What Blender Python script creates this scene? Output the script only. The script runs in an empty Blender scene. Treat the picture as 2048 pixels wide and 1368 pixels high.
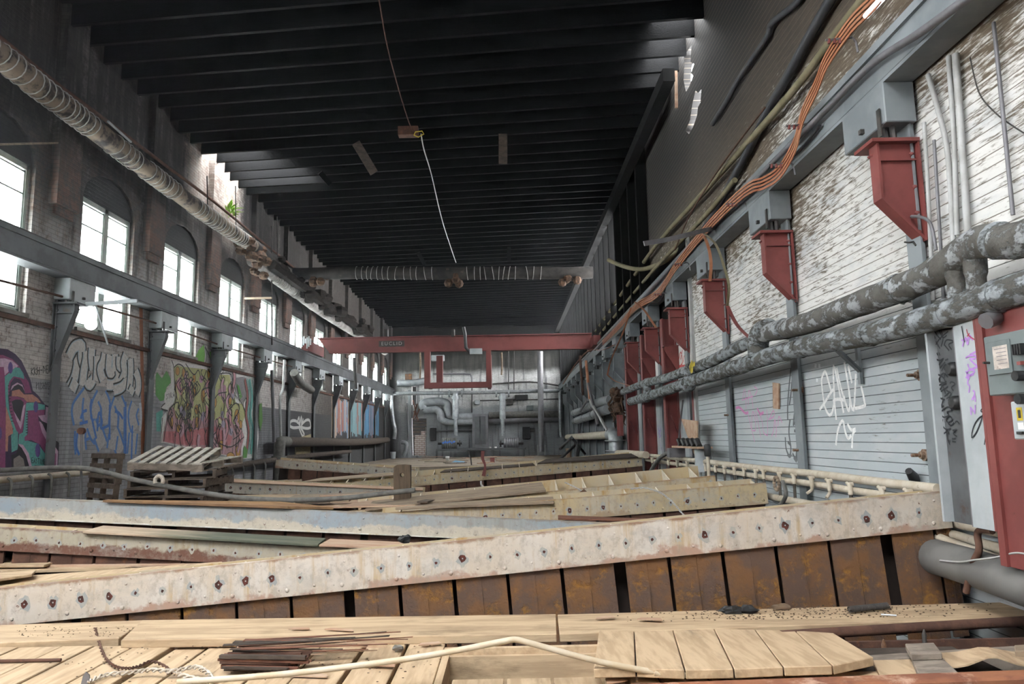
import bpy, bmesh, math, random
from mathutils import Vector, Matrix
from mathutils.geometry import tessellate_polygon
rnd = random.Random(7)
C = bpy.context.scene.collection
SC = bpy.context.scene
# ---------------------------------------------------------------- camera
F = 1422.0
EYE = Vector((0, 0, 1.25))
ROT = (Matrix.Rotation(-0.00672, 3, 'Z') @ Matrix.Rotation(math.pi/2 + 0.134107, 3, 'X') @ Matrix.Rotation(-0.019, 3, 'Z'))
cd = bpy.data.cameras.new('camera'); cam = bpy.data.objects.new('camera', cd); C.objects.link(cam)
cd.sensor_width = 36; cd.lens = 36*F/2048; cd.clip_start = .05; cd.clip_end = 500
cam.matrix_world = Matrix.Translation(EYE) @ ROT.to_4x4()
SC.camera = cam
# measured photo points -> metres on a known plane (x = wall, y = depth, z = height)
def on(ax, val, px, py):
    d = ROT @ Vector(((px-1024)/F, (684-py)/F, -1))
    return EYE + d*((val-EYE[ax])/d[ax])
def ox(X, px, py): return on(0, X, px, py)
def oy(Y, px, py): return on(1, Y, px, py)
def oz(Z, px, py): return on(2, Z, px, py)
XL, XR, YF, ZC = -7.37, 3.43, 44.5, 8.2
# ---------------------------------------------------------------- mesh helper
class MB:
    def __init__(s): s.v = []; s.f = []; s.m = []; s.cur = 0
    def add(s, vs, fs):
        o = len(s.v); s.v += [Vector(p) for p in vs]
        for f in fs: s.f.append([i+o for i in f]); s.m.append(s.cur)
        return s
    def box(s, lo, hi, mat=None):
        x0, y0, z0 = lo; x1, y1, z1 = hi
        vs = [Vector(p) for p in ((x0,y0,z0),(x1,y0,z0),(x1,y1,z0),(x0,y1,z0),(x0,y0,z1),(x1,y0,z1),(x1,y1,z1),(x0,y1,z1))]
        if mat is not None: vs = [mat @ p for p in vs]
        return s.add(vs, [(3,2,1,0),(4,5,6,7),(0,1,5,4),(1,2,6,5),(2,3,7,6),(3,0,4,7)])
    def hexa(s, b4, t4):
        return s.add(list(b4)+list(t4), [(3,2,1,0),(4,5,6,7),(0,1,5,4),(1,2,6,5),(2,3,7,6),(3,0,4,7)])
    def bar(s, a, b, w, h, up=(0,0,1)):
        a = Vector(a); b = Vector(b); d = (b-a).normalized(); up = Vector(up)
        r = d.cross(up)
        if r.length < 1e-4: r = d.cross(Vector((1,0,0)))
        r.normalize(); u = r.cross(d).normalized()
        r *= w/2; u *= h/2
        return s.hexa([a-r-u, a+r-u, b+r-u, b-r-u], [a-r+u, a+r+u, b+r+u, b-r+u])
    def prism(s, poly, d):
        poly = [Vector(p) for p in poly]; d = Vector(d); n = len(poly)
        tri = tessellate_polygon([poly])
        fs = [tuple(t) for t in tri] + [tuple(i+n for i in reversed(t)) for t in tri]
        fs += [(i, i+n, (i+1) % n+n, (i+1) % n) for i in range(n)]
        return s.add(poly+[p+d for p in poly], fs)
    def slab(s, outer, holes, d):
        loops = [[Vector(p) for p in outer]]+[[Vector(p) for p in h] for h in holes]; d = Vector(d)
        tri = tessellate_polygon(loops); allv = [p for l in loops for p in l]; n = len(allv)
        fs = [tuple(t) for t in tri]+[tuple(i+n for i in reversed(t)) for t in tri]
        o = 0
        for l in loops:
            k = len(l); fs += [(o+i, o+i+n, o+(i+1) % k+n, o+(i+1) % k) for i in range(k)]; o += k
        return s.add(allv+[p+d for p in allv], fs)
    def tube(s, pts, r, n=8, cap=True):
        pts = [Vector(p) for p in pts]; rs = r if isinstance(r, (list, tuple)) else [r]*len(pts)
        vs = []; fs = []; prev = None
        for i, p in enumerate(pts):
            t = (pts[min(i+1, len(pts)-1)]-pts[max(i-1, 0)]).normalized()
            if prev is None:
                a = Vector((0,0,1)) if abs(t.z) < .9 else Vector((1,0,0)); u = t.cross(a).normalized()
            else: u = (prev - t*prev.dot(t)).normalized()
            prev = u; w = t.cross(u)
            for k in range(n):
                q = 2*math.pi*k/n; vs.append(p+(u*math.cos(q)+w*math.sin(q))*rs[i])
        for i in range(len(pts)-1):
            for k in range(n):
                a = i*n+k; b = i*n+(k+1) % n; fs.append((a, b, b+n, a+n))
        if cap: fs.append(tuple(range(n-1, -1, -1))); fs.append(tuple(range((len(pts)-1)*n, len(pts)*n)))
        return s.add(vs, fs)
    def cyl(s, a, b, r, n=12): return s.tube([a, b], r, n)
    def dome(s, c, nrm, r, h=.5, n=8):          # rivet / bolt head
        nrm = Vector(nrm).normalized(); c = Vector(c)
        return s.tube([c, c+nrm*r*h*.6, c+nrm*r*h], [r, r*.8, r*.3], n)
    def ball(s, c, r, n=8, m=6, sq=(1,1,1)):
        c = Vector(c); vs = [c+Vector((0,0,-r*sq[2]))]; fs = []
        for i in range(1, m):
            a = -math.pi/2+math.pi*i/m
            for k in range(n):
                q = 2*math.pi*k/n; vs.append(c+Vector((math.cos(a)*math.cos(q)*r*sq[0], math.cos(a)*math.sin(q)*r*sq[1], math.sin(a)*r*sq[2])))
        vs.append(c+Vector((0,0,r*sq[2]))); L = len(vs)-1
        for k in range(n):
            fs.append((0, 1+(k+1) % n, 1+k)); fs.append((L, L-n+k, L-n+(k+1) % n))
        for i in range(m-2):
            for k in range(n):
                a = 1+i*n+k; b = 1+i*n+(k+1) % n; fs.append((a, b, b+n, a+n))
        return s.add(vs, fs)
    def ribbon(s, pts, w, nrm, lift=0):        # painted stroke lying on a surface
        nrm = Vector(nrm); pts = [Vector(p)+nrm*lift for p in pts]; L = []; R = []
        for i, p in enumerate(pts):
            t = (pts[min(i+1, len(pts)-1)]-pts[max(i-1, 0)]).normalized(); q = t.cross(nrm)
            ww = w[i] if isinstance(w, list) else w
            L.append(p+q*ww/2); R.append(p-q*ww/2)
        n = len(pts)
        return s.add(L+R, [(i, i+1, n+i+1, n+i) for i in range(n-1)])
    def poly(s, pts, nrm, lift=0):
        nrm = Vector(nrm); pts = [Vector(p)+nrm*lift for p in pts]
        return s.add(pts, [tuple(t) for t in tessellate_polygon([pts])])
    def build(s, name, mats, parent=None, org=None, smooth=None, bevel=0, recalc=True):
        if not isinstance(mats, (list, tuple)): mats = [mats]
        lo = Vector([min(p[i] for p in s.v) for i in range(3)]); hi = Vector([max(p[i] for p in s.v) for i in range(3)])
        if org is None: org = WORLD_LOC[parent.name] if parent is not None else Vector(((lo.x+hi.x)/2, (lo.y+hi.y)/2, lo.z))
        org = Vector(org)
        me = bpy.data.meshes.new(name); me.from_pydata([p-org for p in s.v], [], s.f)
        for i, m in enumerate(mats): me.materials.append(m)
        me.polygons.foreach_set('material_index', s.m)
        if recalc:
            bm = bmesh.new(); bm.from_mesh(me); bmesh.ops.recalc_face_normals(bm, faces=bm.faces)
            bm.to_mesh(me); bm.free()
        if smooth:
            me.polygons.foreach_set('use_smooth', [True]*len(me.polygons)); me.set_sharp_from_angle(angle=math.radians(smooth))
        me.update()
        o = bpy.data.objects.new(name, me); C.objects.link(o)
        if parent is not None:
            o.parent = parent; o.location = org-WORLD_LOC[parent.name]
        else: o.location = org
        WORLD_LOC[o.name] = org
        if bevel:
            b = o.modifiers.new('bevel', 'BEVEL'); b.width = bevel; b.segments = 1; b.limit_method = 'ANGLE'
        return o
WORLD_LOC = {}
def empty(name, loc):
    o = bpy.data.objects.new(name, None); C.objects.link(o); o.location = loc; o.empty_display_size = .1
    WORLD_LOC[o.name] = Vector(loc); return o
def tag(o, label, cat, group=None, kind=None):
    o['label'] = label; o['category'] = cat
    if group: o['group'] = group
    if kind: o['kind'] = kind
    return o
def thing(name, loc, label, cat, group=None): return tag(empty(name, loc), label, cat, group)
def struct(o): o['kind'] = 'structure'; return o
def dup(o, loc, label=None, parent=None):
    c = o.copy(); C.objects.link(c)
    if parent is None: c.location = loc
    else: c.parent = parent
    if label: c['label'] = label
    for ch in [x for x in bpy.data.objects if x.parent == o]: dup(ch, None, None, c)
    WORLD_LOC[c.name] = Vector(loc) if loc is not None else Vector(o.location)
    return c
def smoothpts(P, k=6):                          # Catmull-Rom through the points
    P = [Vector(p) for p in P]
    if len(P) < 3: return P
    out = []
    for i in range(len(P)-1):
        a = P[max(i-1, 0)]; b = P[i]; c = P[i+1]; d = P[min(i+2, len(P)-1)]
        for j in range(k):
            t = j/k; out.append(.5*((2*b)+(c-a)*t+(2*a-5*b+4*c-d)*t*t+(3*b-a-3*c+d)*t**3))
    return out+[P[-1]]
# ---------------------------------------------------------------- materials
def srgb(h):
    if isinstance(h, str): h = [int(h[i:i+2], 16)/255 for i in (0, 2, 4)]
    return tuple(c/12.92 if c <= .04045 else ((c+.055)/1.055)**2.4 for c in h)+(1,)
class N:                                        # tiny node-graph builder
    def __init__(s, name):
        s.mat = bpy.data.materials.new(name); s.mat.use_nodes = True; s.t = s.mat.node_tree
        s.bsdf = s.t.nodes['Principled BSDF']; s.pos = s.new('ShaderNodeNewGeometry').outputs['Position']
    def new(s, k, **kw):
        n = s.t.nodes.new(k)
        for a, b in kw.items(): setattr(n, a, b)
        return n
    def put(s, sock, v):
        if isinstance(v, bpy.types.NodeSocket): s.t.links.new(v, sock)
        else: sock.default_value = v
    def scaled(s, sc, v=None):
        n = s.new('ShaderNodeVectorMath', operation='MULTIPLY'); s.put(n.inputs[0], v or s.pos); n.inputs[1].default_value = sc
        return n.outputs[0]
    def noise(s, scale, stretch=(1,1,1), detail=5, rough=.6, v=None):
        n = s.new('ShaderNodeTexNoise'); s.put(n.inputs['Vector'], s.scaled(stretch, v)); n.inputs['Scale'].default_value = scale
        n.inputs['Detail'].default_value = detail; n.inputs['Roughness'].default_value = rough
        return n.outputs['Fac']
    def vor(s, scale, stretch=(1,1,1), feature='F1', out='Distance'):
        n = s.new('ShaderNodeTexVoronoi', feature=feature); s.put(n.inputs['Vector'], s.scaled(stretch)); n.inputs['Scale'].default_value = scale
        return n.outputs[out]
    def ramp(s, fac, a, b):                      # smooth 0..1 between a and b
        n = s.new('ShaderNodeMapRange', interpolation_type='SMOOTHSTEP'); s.put(n.inputs['Value'], fac)
        n.inputs['From Min'].default_value = a; n.inputs['From Max'].default_value = b
        return n.outputs[0]
    def math(s, op, a, b=0.0, c=None):
        n = s.new('ShaderNodeMath', operation=op); s.put(n.inputs[0], a); s.put(n.inputs[1], b)
        if c is not None: s.put(n.inputs[2], c)
        return n.outputs[0]
    def mix(s, fac, a, b):
        n = s.new('ShaderNodeMix', data_type='RGBA'); s.put(n.inputs[0], fac)
        for i, x in ((6, a), (7, b)):
            s.put(n.inputs[i], x if isinstance(x, bpy.types.NodeSocket) else srgb(x))
        return n.outputs[2]
    def sep(s, v=None):
        n = s.new('ShaderNodeSeparateXYZ'); s.put(n.inputs[0], v or s.pos); return n.outputs
    def comb(s, x, y, z):
        n = s.new('ShaderNodeCombineXYZ')
        for i, q in enumerate((x, y, z)): s.put(n.inputs[i], q)
        return n.outputs[0]
    def done(s, col, rough=.8, metal=0, bump=None, strength=.3, dist=.01):
        b = s.bsdf
        if isinstance(col, str): col = srgb(col)
        s.put(b.inputs['Base Color'], col); s.put(b.inputs['Roughness'], rough); s.put(b.inputs['Metallic'], metal)
        if bump is not None:
            n = s.new('ShaderNodeBump'); n.inputs['Strength'].default_value = strength; n.inputs['Distance'].default_value = dist
            s.put(n.inputs['Height'], bump); s.t.links.new(n.outputs[0], b.inputs['Normal'])
        return s.mat
def paint(name, a, b, scale=3, rough=.7, metal=0, st=(1,1,1), lo=.4, hi=.62, c=None, cscale=14, clo=.6, chi=.7, cst=None, bump=.25, dist=.006, spec=.4):
    n = N(name); f = n.noise(scale, st); col = n.mix(n.ramp(f, lo, hi), a, b)
    h = n.noise(scale*6, st)
    if c:
        g = n.noise(cscale, cst or st, detail=7, rough=.7); k = n.ramp(g, clo, chi); col = n.mix(k, col, c)
        h = n.math('SUBTRACT', h, k)
    n.bsdf.inputs['Specular IOR Level'].default_value = spec
    return n.done(col, rough, metal, h, bump, dist)
M = {}
M['char'] = paint('charred_wood', '070809', '0d0e10', 6, .5, st=(.4,4,4), bump=.8, spec=.08, c='1a1918', cscale=2, clo=.68, chi=.8)
M['charboard'] = paint('charred_boards', '0a0b0c', '101113', 4, .7, st=(.4,4,1), bump=.5, spec=.1)
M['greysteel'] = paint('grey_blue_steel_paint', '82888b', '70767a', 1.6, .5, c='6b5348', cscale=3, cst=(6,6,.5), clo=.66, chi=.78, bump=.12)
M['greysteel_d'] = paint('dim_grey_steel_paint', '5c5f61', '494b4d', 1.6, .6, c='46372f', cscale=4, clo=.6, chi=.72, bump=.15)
M['red'] = paint('red_oxide_paint', '7d4340', '6d3836', 1.8, .5, c='4f2a26', cscale=7, clo=.64, chi=.74, bump=.12)
M['redcrane'] = paint('crane_red_paint', '773f3c', '673432', 1.2, .55, c='5e2c2a', cscale=3, clo=.64, chi=.78, bump=.1)
M['rust'] = paint('rusted_plate', '5e4a3f', '735236', 5, .85, c='a0712f', cscale=8, clo=.52, chi=.74, bump=.8, dist=.012)
M['rustdark'] = paint('dark_rust', '4a342b', '5d4236', 6, .9, c='70452e', cscale=11, clo=.58, chi=.72, bump=.5)
M['cream'] = paint('cream_flaking_paint', 'bcb09d', 'c5beb4', 2.2, .6, c='a5895f', cscale=1.6, cst=(1.2,1,2), clo=.5, chi=.76, bump=.35)
M['yellowcream'] = paint('yellowed_cream_paint', 'b9a785', 'b3a893', 2.0, .6, c='a7854f', cscale=2.6, cst=(2.4,1,.8), clo=.52, chi=.74, bump=.25)
M['bluegrey'] = paint('chalky_blue_grey_paint', '98a4ae', 'a4a49e', 1.6, .6, c='b8a98c', cscale=2.6, cst=(1,1,1.6), clo=.58, chi=.74, bump=.3)
M['whitecrust'] = paint('white_crust', 'c6bfb0', 'd7d4cc', 9, .8, c='b39b6b', cscale=5, clo=.55, chi=.7, bump=.6)
M['halo'] = paint('worn_grey_primer', '989b9a', 'aca89e', 9, .7)
M['hole'] = paint('rust_hole', '5a3028', '3a2420', 30, .9)
M['wood'] = paint('pale_plank_wood', 'c1a98a', 'ad9577', 2.5, .8, st=(7,.8,7), c='7d6d59', cscale=2.5, cst=(2,.6,2), clo=.52, chi=.8, bump=.2)
M['woodx'] = paint('pale_plank_wood_lengthwise', 'bda687', 'a68f73', 2.5, .8, st=(.8,7,7), c='75644f', cscale=2.4, cst=(.7,2,2), clo=.5, chi=.78, bump=.2)
M['oldwood'] = paint('weathered_grey_wood', '94836f', '7d6e5e', 2.5, .85, st=(1,6,6), c='5c4d40', cscale=3, clo=.6, chi=.75, bump=.35)
M['pinkwood'] = paint('pinkish_board', 'b69d86', 'a8866f', 2.2, .8, st=(.8,5,5), c='8a6656', cscale=3, clo=.6, chi=.8, bump=.2)
M['darkwood'] = paint('dark_old_wood', '4d433b', '3b332d', 3, .85, st=(2,5,5), c='6a5d50', cscale=4, clo=.6, chi=.75, bump=.4)
M['redwood'] = paint('splintered_red_wood', '77503f', '5c3c30', 6, .85, st=(1,8,8), c='9a7a62', cscale=6, clo=.6, chi=.75, bump=.4)
M['palletwood'] = paint('pallet_wood', '8f8478', '746a60', 3, .85, st=(2,5,5), c='50473f', cscale=5, clo=.58, chi=.75, bump=.35)
M['palletlight'] = paint('worn_pale_pallet_slat', 'bdb6ac', 'a39b90', 3, .85, st=(2,5,5), c='7d7469', cscale=5, clo=.6, chi=.75, bump=.25)
M['palletdark'] = paint('dark_pallet_wood', '5f544a', '4a4139', 3, .85, st=(2,5,5), bump=.35)
M['pipewrap'] = paint('flaking_pipe_wrap', '9da3a6', '8b9194', 5, .7, c='55544f', cscale=9, cst=(1,.7,1.6), clo=.45, chi=.56, bump=.8, dist=.02)
M['pipewrap_d'] = paint('dark_flaking_pipe_wrap', '605f5a', '514f4a', 6, .75, c='a2a6a8', cscale=6, cst=(1.2,.8,1.2), clo=.5, chi=.58, bump=.8, dist=.02)
M['ductsilver'] = paint('silver_grey_duct_wrap', '94989b', '7f8386', 3, .5, .2, c='63625e', cscale=4, clo=.6, chi=.75, bump=.15)
M['silver'] = paint('silver_paint', 'a4a8aa', '8c9092', 6, .35, .45, c='6a655f', cscale=9, clo=.6, chi=.72, bump=.2)
M['lime'] = paint('limescaled_pipe', 'c2b9a8', 'b3a793', 6, .7, c='8d7d68', cscale=9, clo=.6, chi=.72, bump=.4)
M['hose'] = paint('grey_hose', '6e6d68', '5b5a56', 8, .7)
M['black'] = paint('black_rubber', '202122', '2b2b2b', 8, .5)
M['iron'] = paint('dark_iron', '3a3938', '4b4744', 8, .6, .3)
M['copper'] = paint('copper_bar', 'b98263', 'a86a4c', 3, .45, .2, c='8a4f3c', cscale=6, clo=.6, chi=.75, bump=.1)
M['conduit'] = paint('grey_conduit', '77767a', '6b6a6c', 4, .45, .3)
M['conduitlight'] = paint('whitened_conduit', 'b0b1b0', 'a0a09d', 5, .55, c='7d756a', cscale=9, clo=.62, chi=.74)
M['mosspipe'] = paint('greenish_tan_pipe', '80785f', '6d674f', 3, .7, bump=.15)
M['blackpipe'] = paint('soot_black_pipe', '35363a', '424346', 4, .5, bump=.1)
M['duct'] = paint('sooty_duct_wrap', '8a7c6c', '6a6058', 3, .8, c='3f3a38', cscale=3, clo=.48, chi=.6, bump=.5)
M['ductdark'] = paint('dark_duct_wrap', '3c3835', '2a2827', 3, .8, c='5c5249', cscale=4, clo=.6, chi=.72, bump=.5)
M['wire_hoop'] = paint('pale_wire_hoop', 'c3c2bd', 'a9a7a1', 9, .5, .3)
M['fibre'] = paint('brown_fibre', '5a4434', '3e2f26', 14, .95, c='7c6148', cscale=20, clo=.55, chi=.7, bump=1)
M['frame_green'] = paint('pale_green_frame', 'bcc6bf', 'a3b2aa', 3, .6, c='b8bab4', cscale=4, clo=.5, chi=.65)
M['concrete'] = paint('sill_concrete', '8c8983', '75726d', 5, .9, bump=.4)
M['crumb'] = paint('brown_crumbs', '5d4c3c', '4a3d32', 20, .9)
M['dirt'] = paint('dark_pit_dirt', '35302b', '28241f', 4, .95, c='4b4238', cscale=9, clo=.55, chi=.7, bump=1)
M['farfloor'] = paint('littered_floor', '8d8071', '75695c', 1.2, .9, st=(1,.6,1), c='5a5148', cscale=3, clo=.58, chi=.72, bump=.5)
M['paper'] = paint('stained_paper', 'c6bdb4', 'a99f97', 9, .9, c='8d7f78', cscale=14, clo=.58, chi=.7)
M['boxgrey'] = paint('electrical_grey', '6b7474', '5f6868', 3, .5, bump=.08)
M['boxlight'] = paint('light_electrical_grey', 'aab0b2', '9ca3a5', 3, .5, bump=.08)
M['rope'] = paint('dirty_white_rope', 'cfc6b8', 'b3a797', 20, .9, bump=.8)
M['pvc'] = paint('pale_plastic_pipe', 'c9bda8', 'bba98c', 4, .5, c='a08862', cscale=5, clo=.6, chi=.75)
M['leaf'] = paint('bright_leaf', '9fc45a', '7fae3e', 20, .6)
M['yellow'] = paint('yellow_paint', 'c9b23c', 'b8a030', 9, .7)
M['insul'] = paint('brown_insulation_batt', '6b5947', '51443a', 5, .95, bump=.8)
def plain(name, col, rough=.75):
    n = N(name); f = n.noise(24); return n.done(n.mix(n.ramp(f, .3, .75), col, tuple(min(1, int(col[i:i+2], 16)/255*.86) for i in (0, 2, 4))), rough)
# ---------------------------------------------------------------- wall materials
def brick_wall(name, axes, tone):
    n = N(name); x, y, z = n.sep()
    u = (x, y)[axes]
    br = n.new('ShaderNodeTexBrick'); n.put(br.inputs['Vector'], n.comb(u, z, 0.0)); br.inputs['Scale'].default_value = 1
    br.inputs['Brick Width'].default_value = .21; br.inputs['Row Height'].default_value = .07; br.inputs['Mortar Size'].default_value = .006
    br.inputs['Color1'].default_value = (1,1,1,1); br.inputs['Color2'].default_value = (.7,.7,.7,1); br.inputs['Mortar'].default_value = (.25,.25,.25,1)
    big = n.noise(.7, (1,1,.6)); fine = n.noise(7, detail=8, rough=.75); streak = n.noise(1.5, (3,3,.25))
    zz = n.math('ADD', z, n.math('MULTIPLY', n.math('SUBTRACT', big, .5), 1.1))
    brick = n.mix(br.outputs['Color'], '6b6460', '8f7a70')
    if tone == 'left':
        white = n.mix(n.ramp(fine, .35, .7), 'cfcac6', 'b3aca8')
        dark = n.mix(n.ramp(fine, .35, .7), '211f1f', '3a3533')
        col = n.mix(n.ramp(n.math('ADD', fine, n.math('MULTIPLY', big, .25)), .64, .80), white, brick)
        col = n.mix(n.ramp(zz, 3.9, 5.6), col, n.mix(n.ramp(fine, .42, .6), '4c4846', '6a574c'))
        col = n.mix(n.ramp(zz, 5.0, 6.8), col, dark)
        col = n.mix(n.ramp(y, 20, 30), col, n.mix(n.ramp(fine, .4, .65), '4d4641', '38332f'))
        dado = n.mix(n.ramp(streak, .4, .65), 'a5a6aa', '8f9093')
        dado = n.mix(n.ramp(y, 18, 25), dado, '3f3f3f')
        wob = n.math('ADD', z, n.math('MULTIPLY', n.math('SUBTRACT', fine, .5), .04))
        col = n.mix(n.ramp(wob, 2.33, 2.29), col, dado)
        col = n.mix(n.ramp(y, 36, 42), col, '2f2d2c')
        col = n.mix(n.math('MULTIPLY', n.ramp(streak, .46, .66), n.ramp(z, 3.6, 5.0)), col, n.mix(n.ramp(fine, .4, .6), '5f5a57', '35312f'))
        pil = n.math('MULTIPLY', n.ramp(x, XL+.03, XL+.06), n.math('MULTIPLY', n.ramp(n.math('ADD', z, n.math('MULTIPLY', big, 2.2)), 7.8, 6.6), n.ramp(z, 4.8, 4.95)))
        col = n.mix(pil, col, n.mix(n.ramp(fine, .4, .62), '75564a', '544d49'))
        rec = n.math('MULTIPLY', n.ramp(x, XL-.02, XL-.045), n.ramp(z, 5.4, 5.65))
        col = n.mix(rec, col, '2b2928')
        skylit = n.math('MULTIPLY', n.math('MULTIPLY', n.ramp(n.math('ADD', y, n.math('MULTIPLY', fine, 1.5)), 16.4, 17.2), n.ramp(n.math('ADD', y, n.math('MULTIPLY', fine, 1.2)), 20.2, 19.2)), n.ramp(zz, 6.3, 7.2))
        col = n.mix(skylit, col, n.mix(n.ramp(fine, .4, .6), 'b9b0a8', '9a8a80'))  # lighter tone paints in the daylight falling through the roof gap
    else:
        white = n.mix(n.ramp(fine, .35, .7), 'dededd', 'bcbcbb')
        col = n.mix(n.ramp(zz, 3.05, 3.35), 'a3a6a9', white)
        col = n.mix(n.ramp(streak, .52, .68), col, '77777a')
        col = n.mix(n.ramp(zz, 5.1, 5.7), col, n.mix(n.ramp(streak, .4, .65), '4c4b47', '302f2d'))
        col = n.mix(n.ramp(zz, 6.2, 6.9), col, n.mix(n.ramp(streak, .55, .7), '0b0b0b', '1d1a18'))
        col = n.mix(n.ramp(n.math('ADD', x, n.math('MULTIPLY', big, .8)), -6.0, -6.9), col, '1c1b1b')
    col2 = n.new('ShaderNodeMix', data_type='RGBA', blend_type='MULTIPLY'); col2.inputs[0].default_value = .5
    n.put(col2.inputs[6], col); n.put(col2.inputs[7], br.outputs['Color'])
    h = n.math('ADD', br.outputs['Fac'], n.math('MULTIPLY', fine, -.5))
    return n.done(col2.outputs[2], .9, 0, n.math('MULTIPLY', h, -1.0), .6, .012)
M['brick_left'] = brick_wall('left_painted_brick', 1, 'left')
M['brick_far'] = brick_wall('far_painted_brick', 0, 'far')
def plank_wall():
    n = N('white_plank_wall'); x, y, z = n.sep(); P = .088
    zf = n.math('FRACT', n.math('DIVIDE', z, P)); row = n.math('FLOOR', n.math('DIVIDE', z, P))
    line = n.ramp(n.math('ABSOLUTE', n.math('SUBTRACT', zf, .5)), .5, .43)       # 0 at the seam
    fine = n.noise(5, (1,1,7), detail=8, rough=.72, v=n.comb(x, y, n.math('ADD', z, n.math('MULTIPLY', row, 3.7))))
    big = n.noise(.55, (1,1,1.4)); mid = n.noise(2.2, (1,.7,2))
    up = n.ramp(z, 2.3, 7.2)                                                     # peels and grimes upward
    paintc = n.mix(n.ramp(z, 2.35, 2.0), 'd4d3cf', 'adb4b7')
    paintc = n.mix(n.ramp(mid, .45, .7), paintc, 'b9bcbd')
    wood = n.mix(n.ramp(fine, .3, .7), '7a6a56', '53483a')
    wood = n.mix(n.ramp(z, 4.2, 6.0), wood, n.mix(n.ramp(fine, .3, .7), '4a4138', '332d27'))
    amt = n.math('ADD', n.math('MULTIPLY', up, .62), n.math('ADD', n.math('MULTIPLY', n.math('SUBTRACT', fine, .5), 1.5), n.math('MULTIPLY', n.math('SUBTRACT', big, .5), .9)))
    col = n.mix(n.ramp(n.math('ADD', amt, n.math('MULTIPLY', n.ramp(z, 2.3, 2.7), .13)), .16, .42), paintc, wood)
    soot = n.math('ADD', n.math('ADD', z, n.math('MULTIPLY', n.math('SUBTRACT', big, .5), 1.4)), n.math('MULTIPLY', n.math('SUBTRACT', y, 8), .10))
    col = n.mix(n.ramp(soot, 5.8, 7.4), col, '1b1918')
    col = n.mix(line, n.mix(n.ramp(z, 2.2, 2.6), '3f4244', '6a5f52'), col)
    return n.done(col, .75, 0, n.math('ADD', line, n.math('MULTIPLY', fine, .35)), .55, .008)
M['planks'] = plank_wall()
M['sootboard'] = paint('sooty_upright_boards', '151515', '0f0f0f', 2, .9, spec=.1, st=(3,3,.3), c='2a2826', cscale=3, cst=(3,3,.3), clo=.62, chi=.8)
M['panelgrey'] = paint('grey_wall_panel', 'a9aeb0', '979da0', 1.5, .7, c='77756f', cscale=3, clo=.62, chi=.8)
M['panelwhite'] = paint('white_wall_panel', 'dcdcda', 'cfcfcc', 2, .7)
M['dimpanel'] = paint('dim_grey_panel', '62676a', '50555a', 1.2, .75, c='45423f', cscale=2.4, clo=.55, chi=.72)
n = N('window_glass'); tr = n.new('ShaderNodeBsdfTransparent'); tr.inputs[0].default_value = (.93,.96,.95,1)
gl = n.new('ShaderNodeBsdfGlossy'); gl.inputs['Roughness'].default_value = .05; mx = n.new('ShaderNodeMixShader'); mx.inputs[0].default_value = .06
n.t.links.new(tr.outputs[0], mx.inputs[1]); n.t.links.new(gl.outputs[0], mx.inputs[2])
n.t.links.new(mx.outputs[0], n.t.nodes['Material Output'].inputs['Surface']); M['glass'] = n.mat
# ---------------------------------------------------------------- shell
ZF, ZP = .15, -1.0
b = MB(); b.box((XL-.6, -9, ZP-.1), (XR+.6, 30, ZP)); b.cur = 1; b.box((XL-.6, 29.5, ZP-.1), (XR+.6, YF+.4, ZF)); struct(b.build('floor', [M['dirt'], M['farfloor']]))
# left wall : outer skin with arched recesses, inner skin with square openings
WINC = [9.9+2.98*i for i in range(12)]; WALLW = [9.9-2.98*i for i in range(4, 0, -1)]+WINC; WW = .86; WZ0, WZ1, WARC = 3.27, 5.62, 6.2
def rect(x, y0, y1, z0, z1): return [(x,y0,z0),(x,y1,z0),(x,y1,z1),(x,y0,z1)]
def arch(x, yc, hw, z0, z1, zt, k=8):
    p = [(x, yc-hw, z0), (x, yc+hw, z0)]
    for i in range(k+1):
        a = math.pi*i/k; p.append((x, yc+hw*math.cos(a), z1+(zt-z1)*math.sin(a)))
    return p
b = MB()
YW0 = -5.6
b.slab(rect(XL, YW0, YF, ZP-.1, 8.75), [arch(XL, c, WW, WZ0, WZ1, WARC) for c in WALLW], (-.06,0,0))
b.slab(rect(XL-.06, YW0, YF, ZP-.1, 8.75), [rect(XL-.06, c-WW+.04, c+WW-.04, WZ0, WZ1) for c in WALLW], (-.14,0,0))
for i in range(12):                                            # corbelled pilasters between the windows
    y = 11.4+2.98*i; b.box((XL-.01, y-.3, 5.15), (XL+.14, y+.3, 8.7)); b.box((XL-.01, y-.24, 5.0), (XL+.09, y+.24, 5.15))
wl = struct(b.build('wall_left', M['brick_left']))
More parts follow.
